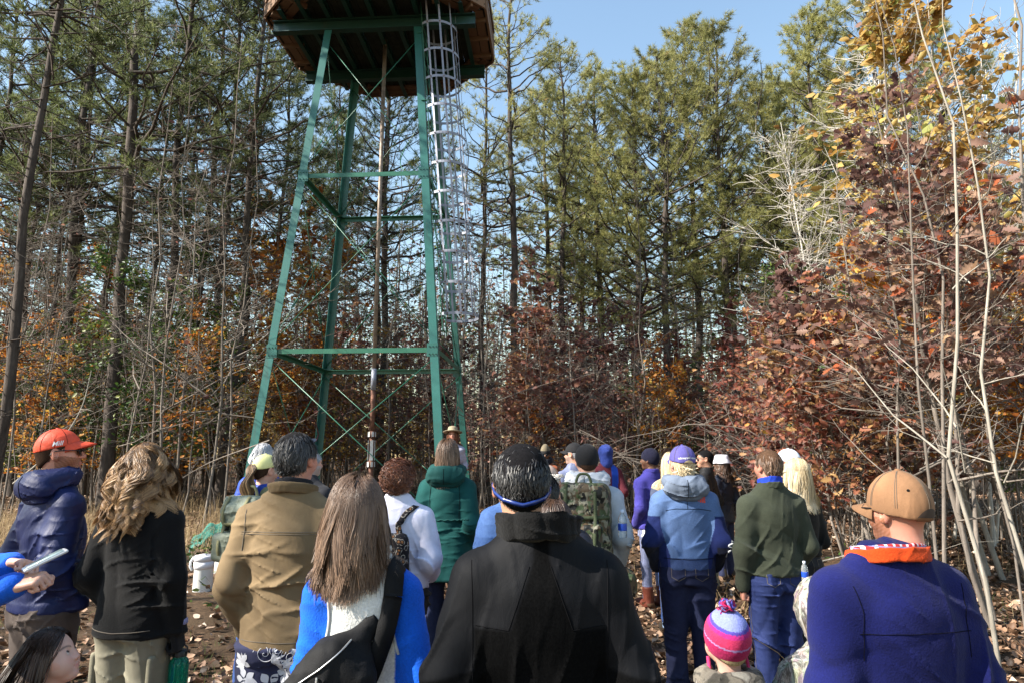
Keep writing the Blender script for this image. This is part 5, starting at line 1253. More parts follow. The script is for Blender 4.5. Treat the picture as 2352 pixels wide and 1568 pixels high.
def glasses(p,fm=None,lens=True,arms=True,clear=False,z=.004,up=False):
    mb=MB(); V0=[]
    T=(lambda v:v) if not up else (lambda v:(np.asarray(v)-A(0,.08,.004))@rotm(-.9,0,0).T+A(0,.055,.098))
    for s in (-1,1):
        th=np.linspace(0,2*PI,20,endpoint=False); ring=np.stack([s*.033+.027*np.cos(th),.103-.5*np.abs(.027*np.cos(th)+.033*0)*.2-.08*np.maximum(0,s*(.027*np.cos(th))),z+.019*np.sin(th)-.004],-1)
        V,F=tubes(np.concatenate([ring,ring[:1]]),.0018,5); mb.add(p.toW(T(V)),F)
        if lens: mb.add(p.toW(T(np.concatenate([ring,ring-A(0,.002,0)]))),[np.arange(20)[None,::-1],np.arange(20,40)[None]],mi=1)
        if arms: V,F=tubes(T(np.array([(s*.060,.098,z+.003),(s*.077,.07,z+.006),(s*.083,.02,z+.008),(s*.085,-.01,z+.006),(s*.082,-.03,z-.012)])),.0026,5); mb.add(p.toW(V),F)
    V,F=tubes(T(np.array([(-.008,.107,z+.002),(0,.110,z+.004),(.008,.107,z+.002)])),.0018,5); mb.add(p.toW(V),F)
    return mb.obj('glasses',[fm or blackpl,lensm if not clear else eyew],p.root)
def prop(name,mb,mats,p,label,cat,group=None,kids=None,smooth=True):
    """a thing carried by a person: own top-level object, origin at its base"""
    V=np.concatenate(mb.V); c=(V.min(0)+V.max(0))/2; c[2]=V.min(0)[2]; mb.V=[v-c for v in mb.V]
    o=mb.obj(name,mats,None,smooth); M=rotm(0,0,-R(p.turn)); o.location=p.loc+M@c; o.rotation_euler=(0,0,-R(p.turn)); tag(o,label,cat,group)
    for (n,m2,mt) in (kids or []):
        m2.V=[v-c for v in m2.V]; m2.obj(n,mt,o,smooth)
    return o
# ------------------------------------------------------------------ the crowd
VT=(1,0,0)
# A red cap man in a navy hooded jacket
p=person('person in a shiny red cap and navy hooded jacket, bearded face turned right',148,985,3.5,turn=34,ht=34,tilt=5,hat=.012,sk='ruddy',facepaint=beard((.16,.06,.025)),bulk=1.0,arms=('pocket','pocket'),
  top=dict(c=(.0095,.016,.072),kind='nylon',hem=.865,fold=.010,hemr=1.03,bulk=1.05,flare=1.0,hood=dict(c=(.0095,.016,.072),kind='nylon',r=1.0,fold=.010)),
  bottom=dict(c=(.085,.066,.058),kind='cotton',wide=1.18,fold=.008))
shorty(p,'brown',n=2600,length=.02,lift=.15)
def redcap(p,mb,S,mer,patch):
    for az in (.9,-.9): mer(az,-.2,1.3,2,.0010)
    mer(2.3,-.2,1.2,2,.0010); mer(1.55,-.05,.55,2,.0008)
    # script mark on the side of the crown and small lettering along the hem
    R_=p.Hm@p.capM; c,n=p.cappt(1.42,.26); rt=nrm(R_@A(0,1,.10)); upv=nrm(np.cross(n,rt)); upv=upv if upv[2]>0 else -upv
    text_on(mb,S,'Mill',c,rt,upv,-n,.032,1,.35)
    c,n=p.cappt(1.72,-.13); text_on(mb,S,'VODAFONE',c,nrm(R_@A(0,1,.28)),upv,-n,.011,1); c,n=p.cappt(1.20,-.03); text_on(mb,S,'McLAREN MERCEDES',c,nrm(R_@A(0,1,.28)),upv,-n,.010,2)
cap(p,(.70,.085,.04),'nylon',lo=.008,slope=.36,opening=HMat('brown'),extra=redcap)
glasses(p)
# B curly haired woman in black
p=person('person with long curly brown hair to the back, black fleece jacket and khaki trousers',344,1024,3.4,turn=12,ht=6,tilt=6,fem=True,bulk=1.02,arms=('pocket',((.05,-.01,-.285),(.02,.05,-.25))),
  top=dict(c=(.006,.006,.0065),kind='fleece',hem=.80,fold=.007,bulk=1.06,flare=1.08,armr=1.08,collar=dict(c=(.006,.006,.0065),kind='fleece',hgt=.06),
   extra=lambda p,mb,S:[seam(mb,S,np.array([(-.17,-.4,.845),(0,-.4,.835),(.17,-.4,.845)])*p.k,r=.0022,mi=3)]),
  bottom=dict(c=(.21,.195,.145),kind='cotton',wide=1.16,fold=.009))
def cargo(p,s,c):
    k=p.k; h=.009; q=A(s*.175*p.wk,-.005,.62*k); g=G(q-.12,q+.12,h); d=rbox(g,q,(.035,.15*k,.2*k),.015)
    V,F=surf(d,g); MB().add(V,F,colr=c).obj('cargo_pocket',C('cotton'),p.root)
for s in (-1,1): cargo(p,s,(.2,.185,.135))
longy(p,'blondebrown',.34,15000,w=.0018,wave=.85,wfreq=5.5,flare=.40,nclump=150,clump=.10,step=.016,bx=-.10,grad=.5,headr=1.12)
# lavender hood edge showing in the hair
g=G((-.14,-.25,p.sh-.05),(.14,.02,p.sh+.1),.009); d=ell(g,(.01,-.115,p.sh+.015),(.085,.05,.035),rotm(.5,.2,0)); V,F=surf(d,g); MB().add(V,F,colr=(.22,.21,.40)).obj('hood_lining',C('cotton'),p.root)
# black glove and green bottle
S0,E,W_=p.J[1]; yd=nrm(W_-E)
V,F=hand_mesh(.0055,(62,70,40),s=1.12); V=V*A(-1,1,1); F=F[:,::-1]; M=frame(yd+A(0,.0,-.1),A(1,.2,0)); MB().add(W_+V@M.T,F,colr=(.012,.012,.013)).obj('glove',C('fleece'),p.root)
V,F=lathe([(.044,-.005),(.05,0),(.05,.02),(.044,.025)],18); M2=frame(A(0,1,0),-yd); MB().add(W_-yd*.02+V@M2.T,F,colr=(.25,.25,.42)).obj('cuff',C('knit'),p.root)
bm,nt=newmat('green_bottle_plastic'); t=NT(nt); q=finish(t,(.01,.30,.22),.12,spec=.5); q.inputs['Transmission Weight'].default_value=.75; q.inputs['IOR'].default_value=1.3
mb=MB(); V,F=lathe([(.001,0),(.040,0),(.044,.006),(.044,.15),(.040,.168),(.030,.178),(.030,.19)],28); bp=W_+yd*.115+A(-.015,.02,-.205); mb.add(V+bp,F)
m2=MB(); V,F=lathe([(.033,.184),(.033,.205),(.028,.212),(.001,.213)],20); m2.add(V+bp,F); V,F=tubes(np.array([bp+A(.033,0,.19),bp+A(.04,0,.225),bp+A(.01,0,.245),bp+A(-.02,0,.235)]),.004,6); m2.add(V,F)
prop('water_bottle',mb,bm,p,'translucent green water bottle hanging from a black gloved hand','water bottle',kids=[('lid',m2,plain('black_lid',(.015,.016,.016),.45))])
# C little girl looking up at lower left
p=person('little girl at the lower left, face turned right and looking up, long dark hair',136,1440,2.55,turn=70,ht=10,tilt=15,sk='child',child=True,fem=True,eyes=(.10,.75,.65),arms=('hang','hang'),headscale=1.10,
  top=dict(c=(.22,.06,.10),kind='fleece',hem=.60,bulk=1.1),bottom=dict(c=(.03,.04,.1),kind='denim'))
longy(p,'girl',.34,9000,w=.0020,wave=.18,wfreq=4,nclump=130,fr=.086,part=.0,by=-.35,headr=1.03)
# D hands with a phone at the left edge
p=person('person at the left edge showing only bright blue sleeves and hands holding a phone',-235,1040,2.15,turn=72,ht=10,arms=(('w',at(-170,1330,2.5),at(26,1296,2.38)),('w',at(-160,1420,2.2),at(30,1345,2.20))),hands=(1,1),hcurl=(74,74,40),fem=True,
  top=dict(c=(.008,.10,.60),kind='fleece',hem=.8,bulk=1.05,armr=.96),bottom=dict(c=(.02,.03,.1)))
mb=MB(); L=p.J[-1][2]; Rr=p.J[1][2]; yd=nrm(p.J[1][2]-p.J[1][1])
mid=rotm(0,0,R(p.turn))@(at(104,1285,2.24)-p.loc); MP=rotm(-1.12,0,.42); 
g=G((-.06,-.03,-.1),(.06,.03,.1),.0035); V,F=surf(rbox(g,(0,0,0),(.064,.010,.125),.005),g); mb.add(mid+V@MP.T,F); m2=MB(); V,F=box((0,-.0058,0),(.056,.001,.104)); m2.add(mid+V@MP.T,F)
phonescr=plain('phone_screen',(.55,.66,.62),.12,0,.6,.1,40); prop('phone',mb,plain('white_phone',(.5,.51,.53),.3),p,'white phone held up in two hands at the left edge','phone',kids=[('screen',m2,phonescr)])
longy(p,'brown',.35,600,w=.006)
# E ponytail woman with a grey-green pack
p=person('person with a light brown ponytail and yellow and white cap behind the tan jacket man',612,1042,4.9,turn=14,ht=26,tilt=0,hat=.012,fem=True,arms=('pocket','pocket'),
  top=dict(c=(.015,.05,.33),kind='nylon',hem=.86,bulk=1.0),bottom=dict(c=(.035,.07,.21),kind='denim'))
shorty(p,'brown',n=1500,length=.02,lift=.1)
def ycap(p,mb,S,mer,patch):
    az=np.linspace(1.1,2.0,8); patch(list(az)+list(az[::-1]),[.0]*8+[.3]*8,5)
o=cap(p,(.78,.74,.32),'nylon',lo=.004,brimc=(.05,.10,.5),extra=None)
V0=p.toW(A([0,-.10,.055],[0,-.14,.05])); n=1100; ph=rng.random(n)*6.28; rr=np.sqrt(rng.random(n))*.022; K=16; s=np.linspace(0,1,K)
B0=p.toW(A([0,-.102,.05]))[0]; off=np.stack([np.cos(ph)*rr,np.sin(ph)*rr,0*ph],-1)
bl=B0+np.stack([0*s,-.045*np.sin(s*2.2)-.02,-.29*s+.03*np.sin(s*3)],-1); Pt=bl[None]+off[:,None]*(.35+1.5*np.sin(s*2.8)[None,:,None])+.012*np.sin(s[None,:]*11+ph[:,None])[...,None]*A(1,.4,0)
mb=MB(); strands_ribbon(Pt,.006,mb,np.clip(rng.normal(.6,.25,n),0,1),B0+A(0,.1,-.1)); add_hair(p,mb,'blondebrown','ponytail','body')
def rucksack(p,name,mat,label,w=.30,hh=.42,dep=.17,zc=1.22,strapc=None,pockets=(),lidc=True,group=None,sm=None,y0=None):
    k=p.k; S=p.S; h0,n0=S.hit((0,-1,zc*k),(0,1,0)); yb=h0[1]-dep*.5+.012 if y0 is None else y0
    h=max(.008,p.fine); g=G((-w*.8,yb-dep*1.3,zc*k-hh*.8),(w*.8,yb+dep,zc*k+hh*.8),h)
    d=rbox(g,(0,yb,zc*k),(w,dep,hh),.065); d=smin(d,rbox(g,(0,yb-.01,zc*k+hh*.42),(w*.92,dep*1.05,hh*.22),.045),.02)
    for (x,y,z,sx,sy,sz) in pockets: d=smin(d,rbox(g,(x,yb+y,zc*k+z),(sx,sy,sz),.03),.012)
    d=d+folds(g,.006,31,1.6); V,F=surf(d,g); V=relax(V,F,1,.4); mb=MB().add(V,F); B=Surf(V,F); kids=[]
    sm=sm or mat
    m2=MB()
    for s in (-1,1):
        strap(m2,S,[(s*.085*k,-.6,zc*k+hh*.25),(s*.10*k,-.15,p.sh+.06*k),(s*.11*k,.10,p.sh+.05*k),(s*.115*k,.35,p.sh-.10*k),(s*.15*k,.4,zc*k-.1*k)],.055,off=.012,n=8)
    kids.append(('shoulder_strap',m2,sm))
    m3=MB(); 
    for s in (-1,1): strap(m3,B,[(s*w*.26,-.9,zc*k+hh*.52),(s*w*.27,-.9,zc*k+.02),(s*w*.25,-.9,zc*k-hh*.5)],.022,(0,1,0),.006,n=8)
    strap(m3,B,[(-w*.48,-.9,zc*k+hh*.12),(0,-.9,zc*k+hh*.12),(w*.48,-.9,zc*k+hh*.12)],.022,(0,1,0),.007,n=8)
    for s in (-1,1): V,F=box((s*w*.27,0,zc*k+hh*.05),(.034,.012,.03)); q,_=B.hit((s*w*.27,-1,zc*k+hh*.05),(0,1,0)); V[:,1]+=q[1]-.008; m3.add(V,F,mi=1)
    kids.append(('webbing',m3,[sm,blackpl]))
    t=np.linspace(-1,1,12); P=np.stack([t*.055,yb+.03+0*t,zc*k+hh*.5+.075*(1-t**4)+.0*t],-1); m4=MB(); V,F=ribbon(P,np.tile(A(0,0,1),(12,1)),.03,.002); V2,F2=tubes(P,.010,6); m4.add(V2,F2); kids.append(('carry_handle',m4,sm))
    return prop(name,mb,mat,p,label,'backpack',group,kids),B,yb
gp,nt=newmat('sage_nylon'); t=NT(nt); finish(t,ramp(t,noise(t,40,3,.6,coord(t)),[(.3,(.16,.18,.13)),(.7,(.26,.28,.21))]),.7,bump(t,noise(t,300,2,.5,coord(t)),.4,.002)); khaki=plain('khaki_webbing',(.20,.19,.10),.8,0,.3,.2,40)
rucksack(p,'backpack',gp,'sage green hiking pack with khaki straps beside the tan jacket sleeve',w=.28,hh=.42,dep=.18,zc=1.20,sm=khaki,pockets=((0,-.10,.11,.22,.08,.13),(-.02,-.12,-.10,.24,.10,.18)))
# F grey haired listeners
p=person('grey wavy haired person half hidden behind the ponytail woman',606,1020,6.3,turn=10,ht=18,fem=True,arms=('pocket','pocket'),top=dict(c=(.012,.05,.36),kind='nylon',hem=.85),bottom=dict(c=(.02,.03,.09)))
longy(p,'grey',.17,1500,wave=.5,wfreq=7,nclump=60)
p=person('grey bearded person showing only past the tan jacket man\'s right ear',714,1034,5.6,turn=20,ht=25,facepaint=beard((.4,.4,.42)),arms=('pocket','pocket'),top=dict(c=(.03,.03,.035),kind='cotton',hem=.85),bottom=dict(c=(.02,.03,.09)))
shorty(p,'grey',length=.04)
# G tan jacket man in floral shorts
def tanx(p,mb,S):
    k=p.k
    for dz in (0,.009): seam(mb,S,np.array([(-.19,-.5,1.318+dz),(0,-.5,1.322+dz),(.19,-.5,1.318+dz)])*k,r=.0012,mi=1)
    for s in (-1,1): seam(mb,S,np.array([(s*.185,-.5,1.42),(s*.175,-.5,1.36),(s*.178,-.5,1.25)])*k,r=.0016,mi=1)
    seam(mb,S,np.array([(-.16,-.5,.885),(0,-.5,.88),(.16,-.5,.885)])*k,r=.0016,mi=1)
p=person('person in a tan canvas jacket with sunglasses pushed up on dark hair and floral shorts',684,995,3.0,turn=4,ht=12,tilt=2,sk='ruddy',bulk=1.05,sw=1.02,arms=(((.065,-.06,-.275),(-.03,.14,-.20)),'pocket'),
  top=dict(c=(.175,.122,.066),kind='cotton',hem=.83,fold=.0082,bulk=1.02,flare=.98,waist=.98,armr=1.02,collar=dict(c=(.155,.108,.058),hgt=.045,r=1.18,th=.009,flare=.012),extra=tanx,mats=[C('cotton'),greyth]),
  bottom=dict(c=(.030,.033,.075),kind='cotton',wide=1.22,hem=.32,fold=.008,name='shorts'))
collar_mesh(p,c=(.02,.02,.026),kind='knit',hgt=.065,r=1.02,z=1.48,name='shirt_collar')
shorty(p,'darkgrey',length=.045,lift=.45,wave=.7,n=5200)
glasses(p,up=True,fm=plain('maroon_frame',(.05,.012,.018),.3))
mb,S=p.trousers; k=p.k; fl=MB(); r_=np.random.default_rng(3)
wp=plain('white_print',(.55,.56,.62),.85)
for i in range(46):
    cx,cz=r_.uniform(-.21,.21),r_.uniform(.40,.92)*k; q,n=S.hit((cx,-.8,cz),(0,1,0))
    if q is None: continue
    kind=i%3; a0=r_.random()*6.28; sz=r_.uniform(.022,.045)
    if kind==0:
        for j in range(5):
            a=a0+j*1.2566; t=np.linspace(0,1,7); wv=.34*np.sin(t*PI); pl=np.concatenate([np.stack([t,wv],-1),np.stack([t,-wv],-1)[-2:0:-1]])*sz+A(sz*.18,0); ro=A([math.cos(a),-math.sin(a)],[math.sin(a),math.cos(a)]); decal(fl,S,pl@ro.T,(cx,q[1]-.05,cz),(1,0,0),(0,0,1),(0,1,0),0)
    elif kind==1:
        for j in range(-3,4):
            a=a0+j*.33; t=np.linspace(0,1,6); wv=.10*np.sin(t*PI); pl=np.concatenate([np.stack([t,wv],-1),np.stack([t,-wv],-1)[-2:0:-1]])*sz*1.7; ro=A([math.cos(a),-math.sin(a)],[math.sin(a),math.cos(a)]); decal(fl,S,pl@ro.T,(cx,q[1]-.05,cz),(1,0,0),(0,0,1),(0,1,0),0)
    else:
        th=np.linspace(0,4.5*PI,40); P=np.array([(cx+sz*.09*x*math.cos(x+a0),-.8,cz+sz*.09*x*math.sin(x+a0)) for x in th]); pp_=S.path(P,(0,1,0),.0015,2)
        if len(pp_)>3: V,F=tubes(pp_,.0014,4); fl.add(V,F)
fl.obj('flower_print',wp,p.trob)
# H white vest woman
def vestx(p,mb,S):
    k=p.k
    for s in (-1,1): seam(mb,S,np.array([(s*(p.SWx/k-.006-.030*math.sin(PI*(z-1.17)/.26)),-.5,z) for z in np.linspace(1.18,1.42,9)])*k,r=.005,mi=3,rnd=.5)
    seam(mb,S,np.array([(0,-.5,1.2),(0,-.5,1.0),(0,-.5,.8)])*k,r=.0012,mi=3)
p=person('person in a white fleece vest over bright blue sleeves, long straight brown hair',822,1105,2.17,turn=-8,ht=10,tilt=4,fem=True,bulk=.93,sw=.90,hx=-.03,arms=(((.03,-.02,-.28),(-.05,.16,-.13)),((.06,-.06,-.275),(-.02,.18,.10))),
  top=dict(c=(.72,.71,.68),kind='fleece',hem=.76,fold=.005,bulk=1.05,flare=1.06,waist=.98,sleevec=(.006,.10,.60),extra=vestx,collar=dict(c=(.72,.71,.68),kind='fleece',hgt=.05,r=1.05),mats=[C('fleece'),greyth,plain('grey_piping',(.42,.42,.42),.9)]),
  bottom=dict(c=(.02,.03,.08)))
H_=p; longy(p,'midbrown',.19,18000,w=.0016,wave=.14,wfreq=3.2,nclump=260,part=.012,flare=.10,grad=.15,headr=1.24)
# black sling bag across the back
blk=plain('black_nylon',(.009,.009,.010),.72,0,.15,.35,20,.5,260); zipm=plain('zip_metal',(.45,.45,.46),.35,.8); mb=MB(); S=p.S; k=p.k
g=G((-.42,-.42,.60),(.2,.0,1.24),.0075); q0,_=S.hit((-.06,-1,.98*k),(0,1,0)); yb=q0[1]; M=rotm(0,R(38),0)
d=rbox(g,(-.135,yb-.045,.865),(.20,.13,.42),.055,M); d=smin(d,rbox(g,(-.175,yb-.10,.80),(.15,.07,.22),.03,M),.02); d=smin(d,rc(g,(-.02,yb-.03,1.02),(.03,yb-.005,1.09),.045,.026,(1,.5,1)),.05); d=d+folds(g,.0045,8,1.6)
V,F=surf(d,g); V=relax(V,F,1,.4); mb.add(V,F); B=Surf(V,F); m2=MB(); strap(m2,S,[(-.03,-.6,.98*k),(.03,-.6,1.12*k),(.07,-.6,1.26*k),(.088,-.6,1.37*k)],.055,(0,1,0),off=.012,n=9,t=.004); strap(m2,S,[tuple(S.hit((.088,-.6,1.37*k),(0,1,0))[0]),(.092,-.06,1.46*k),(.09,.2,1.42*k),(.06,.4,1.25*k),(.0,.5,1.1*k)],.055,off=.012,n=9,t=.004)
m3=MB(); 
for pts in ([(-.27,-.9,.80),(-.22,-.9,.92),(-.10,-.9,1.0),(-.02,-.9,1.06)],[(-.25,-.9,.73),(-.24,-.9,.83),(-.16,-.9,.91),(-.08,-.9,.90)],[(-.05,-.9,.93),(-.11,-.9,.80),(-.18,-.9,.70)]):
    P=B.path(np.array(pts),(0,1,0),.002)
    if len(P)>3: V,F=tubes(P,.0026,5); m3.add(V,F)
for x,z in ((-.10,.985),(-.16,.905),(-.075,.885)):
    q,n=B.hit((x,-1,z),(0,1,0))
    if q is not None: V,F=tubes(np.array([q+n*.004,q+n*.008+A(0,0,-.014),q+n*.006+A(0,0,-.034)]),.0035,5); m3.add(V,F)
prop('sling_bag',mb,blk,p,'black sling bag with silver zips slung diagonally over the white vest','bag',kids=[('strap',m2,blk),('zip',m3,zipm)])
# I auburn woman in white sweatshirt
p=person('person with short curly auburn hair in a white sweatshirt',919,1064,4.35,turn=10,ht=14,tilt=6,fem=True,sk='fair',bulk=1.2,sw=1.0,arms=('pocket',((.085,-.03,-.27),(-.04,.16,-.12))),
  top=dict(c=(.66,.65,.78),kind='cotton',hem=.90,fold=.008,armr=1.15,hemr=.98,bulk=1.04),bottom=dict(c=(.012,.012,.016),kind='cotton'))
shorty(p,'auburn',n=5200,length=.085,w=.0042,lift=1.1,curl=.75,th=.016)
g=G((-.26*p.wk,-.2,.70*p.k),(.26*p.wk,.2,1.0*p.k),.012); d=loft(g,[(.72*p.k,0,-.01,.195*p.wk,.14*p.wk),(.86*p.k,0,-.01,.20*p.wk,.148*p.wk),(.97*p.k,0,0,.19*p.wk,.14*p.wk)]); d=d+folds(g,.012,3,1.2); V,F=surf(d,g); MB().add(V,F,colr=(.012,.011,.012)).obj('tied_jacket',C('cotton'),p.root)
pais=C('cotton','paisley'); mb=MB(); k=p.k; q,_=p.S.hit((0,-1,1.12*k),(0,1,0)); g=G((-.2,q[1]-.2,.86*k),(.2,q[1]+.08,1.36*k),.009)
d=rbox(g,(.02,q[1]-.05,1.10*k),(.21,.11,.32),.05); d=smin(d,rbox(g,(.02,q[1]-.11,1.03*k),(.17,.06,.17),.028),.012); d=d+folds(g,.004,4,1.5); V,F=surf(d,g); mb.add(V,F); B=Surf(V,F); m2=MB()
strap(m2,p.S,[(.02,-.6,1.25*k),(.045,-.6,1.31*k),(.10,-.6,1.40*k),(.125,-.12,1.48*k),(.13,.2,1.40*k)],.035,off=.008,n=8); strap(m2,p.S,[(.0,-.6,1.25*k),(-.05,-.6,1.30*k),(-.12,-.5,1.36*k),(-.15,-.3,1.42*k)],.022,off=.008,n=8)
m3=MB(); P=B.path(np.array([(-.07,-1,1.19*k),(.02,-1,1.205*k),(.11,-1,1.19*k)]),(0,1,0),.002); V,F=tubes(P,.003,5); m3.add(V,F)
prop('backpack',mb,pais,p,'small dark paisley backpack on the white sweatshirt','backpack',kids=[('strap',m2,pais),('zip',m3,blackpl)])
# J green coat
def parka(p,mb,S):
    k=p.k; P=S.path(np.array([(-.2,-.5,1.135),(-.1,-.5,1.128),(.1,-.5,1.128),(.2,-.5,1.135)])*k,(0,1,0),.001,14); P[:,2]+=.004*np.sin(np.arange(len(P))*1.7); V,F=tubes(P,.006,5); mb.add(V,F,mi=0,colr=(.004,.045,.042))
    for x in (-.11,.11): seam(mb,S,np.array([(x,-.5,1.46),(x*1.1,-.5,1.3),(x*1.05,-.5,1.14)])*k,r=.002)
p=person('person in a dark green hooded parka with brown hair, facing away toward the tower',1030,1010,5.35,turn=6,ht=4,tilt=8,fem=True,bulk=.97,arms=('pocket','pocket'),
  top=dict(c=(.005,.058,.055),kind='cotton',hem=.66,fold=.007,bulk=1.14,flare=1.18,waist=1.0,armr=1.1,extra=parka,hood=dict(c=(.005,.05,.047),kind='cotton',r=1.05)),bottom=dict(c=(.014,.02,.055)))
longy(p,'midbrown',.21,2200,wave=.1,nclump=90)
# K ranger facing the crowd
p=person('person in a flat brimmed ranger hat and grey shirt facing the crowd',1040,979,11.3,turn=172,ht=8,tilt=2,hat=.03,fem=True,sk='ruddy',lift=.32,arms=('pocket','pocket'),eyes=(0,1,0),
  top=dict(c=(.36,.36,.46),kind='cotton',hem=.92,fold=.008,collar=dict(c=(.34,.34,.44),hgt=.035,r=1.05,flare=.012)),bottom=dict(c=(.035,.05,.03),kind='cotton'))
longy(p,'auburn',.22,700,wave=.2)
mb=MB(); V,F=lathe([(.172,.0),(.176,.004),(.172,.008),(.10,.010),(.092,.012),(.090,.06),(.082,.095),(.06,.112),(.02,.117),(.0005,.112)],40); V[:,1]*=1.12; V[:,2]-=.02*np.maximum(0,1-((V[:,0])**2+(V[:,1])**2)/.006)*(V[:,2]>.08); V2,F2=lathe([(.0005,-.001),(.172,-.0005)],40); V2[:,1]*=1.12
M=rotm(R(8),0,0); tr=lambda v:p.toW(v@M.T+A(0,-.01,.045)); mb.add(tr(V),F,colr=(.30,.25,.17)); mb.add(tr(V2),[f[:,::-1] for f in F2],colr=(.26,.21,.14)); V,F=lathe([(.0935,.012),(.0935,.03)],40); V[:,1]*=1.12; mb.add(tr(V),F,colr=(.07,.045,.03)); mb.obj('ranger_hat',C('fleece'),p.root)
mb=MB(); V,F=box(A(p.loc[0],p.loc[1],p.loc[2]-.20),(.9,.6,.36)); o=MB().add(V-A(p.loc[0],p.loc[1],p.loc[2]-.2)).obj('x',conc) if False else MB().add(*box((0,0,0),(.95,.7,.37))).obj('concrete_step',conc,smooth=False); o.location=(p.loc[0],p.loc[1],p.loc[2]-.19); tag(o,'concrete step the ranger stands on beside the tower','step')
# L black jacket man in the centre
fl_=C('fleece'); ny=C('nylon')
def yoke(cn):
    x,y,z=cn.T; q=lambda d:np.clip(.5+d/.010,0,1); t=1.44-z; st=q(.022+.36*np.maximum(t,0)-np.abs(x-.005))*(y<.02); zy=1.255
    a=q(z-zy)*(1-st)*q(.20-np.abs(x)+.02); b=q(np.abs(x)-.185)*q(z-1.13+.25*(np.abs(x)-.25)); return np.maximum(a,b)
def lx_(p,mb,S):
    k=p.k
    for s in (-1,1):
        seam(mb,S,np.array([(s*.03,-.6,1.42),(s*.058,-.6,1.34),(s*.088,-.6,1.255),(s*.18,-.6,1.262+.0*s)])*k,r=.0012,mi=1,off=.0003); seam(mb,S,np.array([(s*.195,-.6,1.43),(s*.19,-.6,1.34),(s*.188,-.6,1.2),(s*.185,-.6,1.05)])*k,r=.0012,mi=1,off=.0003)
p=person('largest person in the middle, black stand-collar jacket and short black hair',1198,1024,1.93,turn=0,ht=-4,tilt=2,sk='olive',bulk=1.08,sw=.98,arms=(((.08,-.035,-.27),(-.02,.12,-.20)),((.09,-.035,-.275),(-.03,.13,-.19))),
  top=dict(c=(.0045,.0045,.0050),kind='fleece',hem=.80,fold=.0058,bulk=1.05,flare=1.0,armr=1.04,facemi=yoke,mats=[yokecloth(),darkth],extra=lx_,chest=1.06),bottom=dict(c=(.02,.02,.03)),hx=-.045)
p.jmb
collar_mesh(p,c=(.0045,.0045,.0050),kind='fleece',hgt=.076,r=1.26,th=.010,z=1.462,flare=.014,tilt=.30,fold=.005)
shorty(p,'black',length=.03,lift=.5,n=9000,w=.0022,th=.010,wave=.5)
mb=MB(); pts=[(-.081,.06,.004),(-.087,.01,.001),(-.084,-.035,-.020),(-.062,-.088,-.036),(-.03,-.112,-.044),(-.004,-.118,-.050),(.03,-.112,-.042),(.062,-.088,-.032),(.084,-.035,-.016),(.087,.01,.002),(.081,.06,.005)]
P=p.toW(np.array(pts)); t=np.linspace(0,1,44); q=np.linspace(0,1,len(P)); Q=np.stack([np.interp(t,q,P[:,i]) for i in range(3)],-1); V,F=ribbon(Q,nrm(Q-p.hc),.010,.0028); mb.add(V,F); mb.obj('glasses',blueglass,p.root)
# M denim jacket, bald
p=person('balding person in a faded denim jacket hidden behind the black jacket man\'s head',1258,1066,4.2,turn=-6,ht=35,sk='tan',facepaint=stubble((.5,.46,.42)),bulk=1.12,hx=.19,arms=('pocket','pocket'),top=dict(c=(.075,.15,.36),kind='denim',hem=.86,fold=.008,armr=1.1,collar=dict(c=(.05,.12,.42),kind='denim',hgt=.05)),bottom=dict(c=(.02,.03,.09)))
mb=MB(); n=900; q=scalp(n*3,.003); q=q[(q[:,2]<.045)&(q[:,1]<.05)][:n]; nn=nrm((q-SKC)/SKR**2); P=q[:,None]+nn[:,None]*np.linspace(0,.03,4)[None,:,None]+rng.normal(0,.006,(len(q),4,3))*np.linspace(0,1,4)[None,:,None]; strands_ribbon(P,.004,mb,rng.random(len(q)),SKC); add_hair(p,mb,'white')
# dark jacket and long dark hair right of L's neck
p=person('person in a dark navy jacket whose head is hidden by the black haired man',1250,1088,3.3,turn=-4,ht=10,bulk=1.1,arms=('pocket','pocket'),top=dict(c=(.013,.014,.024),kind='nylon',hem=.85,fold=.008),bottom=dict(c=(.02,.02,.05)))
shorty(p,'black',length=.03)
p=person('shorter dark haired person peeking out by the black jacket man\'s right shoulder',1272,1150,2.75,turn=5,ht=10,fem=True,arms=('pocket','pocket'),top=dict(c=(.02,.02,.022),kind='fleece',hem=.8),bottom=dict(c=(.02,.02,.05)))
longy(p,'brown',.25,3000,w=.0032,wave=.1)
# N olive-capped man in rust jacket and the grey head beside
p=person('person in a rust brown jacket, dark scarf and pointed olive winter cap, facing the camera',1252,1022,11,turn=205,ht=-20,tilt=-8,sk='brown',hat=.03,arms=('pocket','pocket'),top=dict(c=(.20,.058,.026),kind='cotton',hem=.7,fold=.008),bottom=dict(c=(.03,.03,.04)))
beanie(p,(.15,.125,.085),'knit',tall=1.45,r=1.02,cuff=True,zone=lambda V,c:np.where((V[:,2]<.062)[:,None],A(.015,.015,.017),c)); glasses(p); collar_mesh(p,c=(.015,.016,.025),kind='knit',hgt=.09,r=1.35,th=.02,name='scarf')
p=person('grey haired head just showing above the black haired man, left of the rust jacket',1206,1019,12,turn=190,sk='fair',arms=('pocket','pocket'),top=dict(c=(.06,.07,.12),hem=.85),bottom=dict(c=(.03,.03,.04)))
shorty(p,'grey',length=.03)
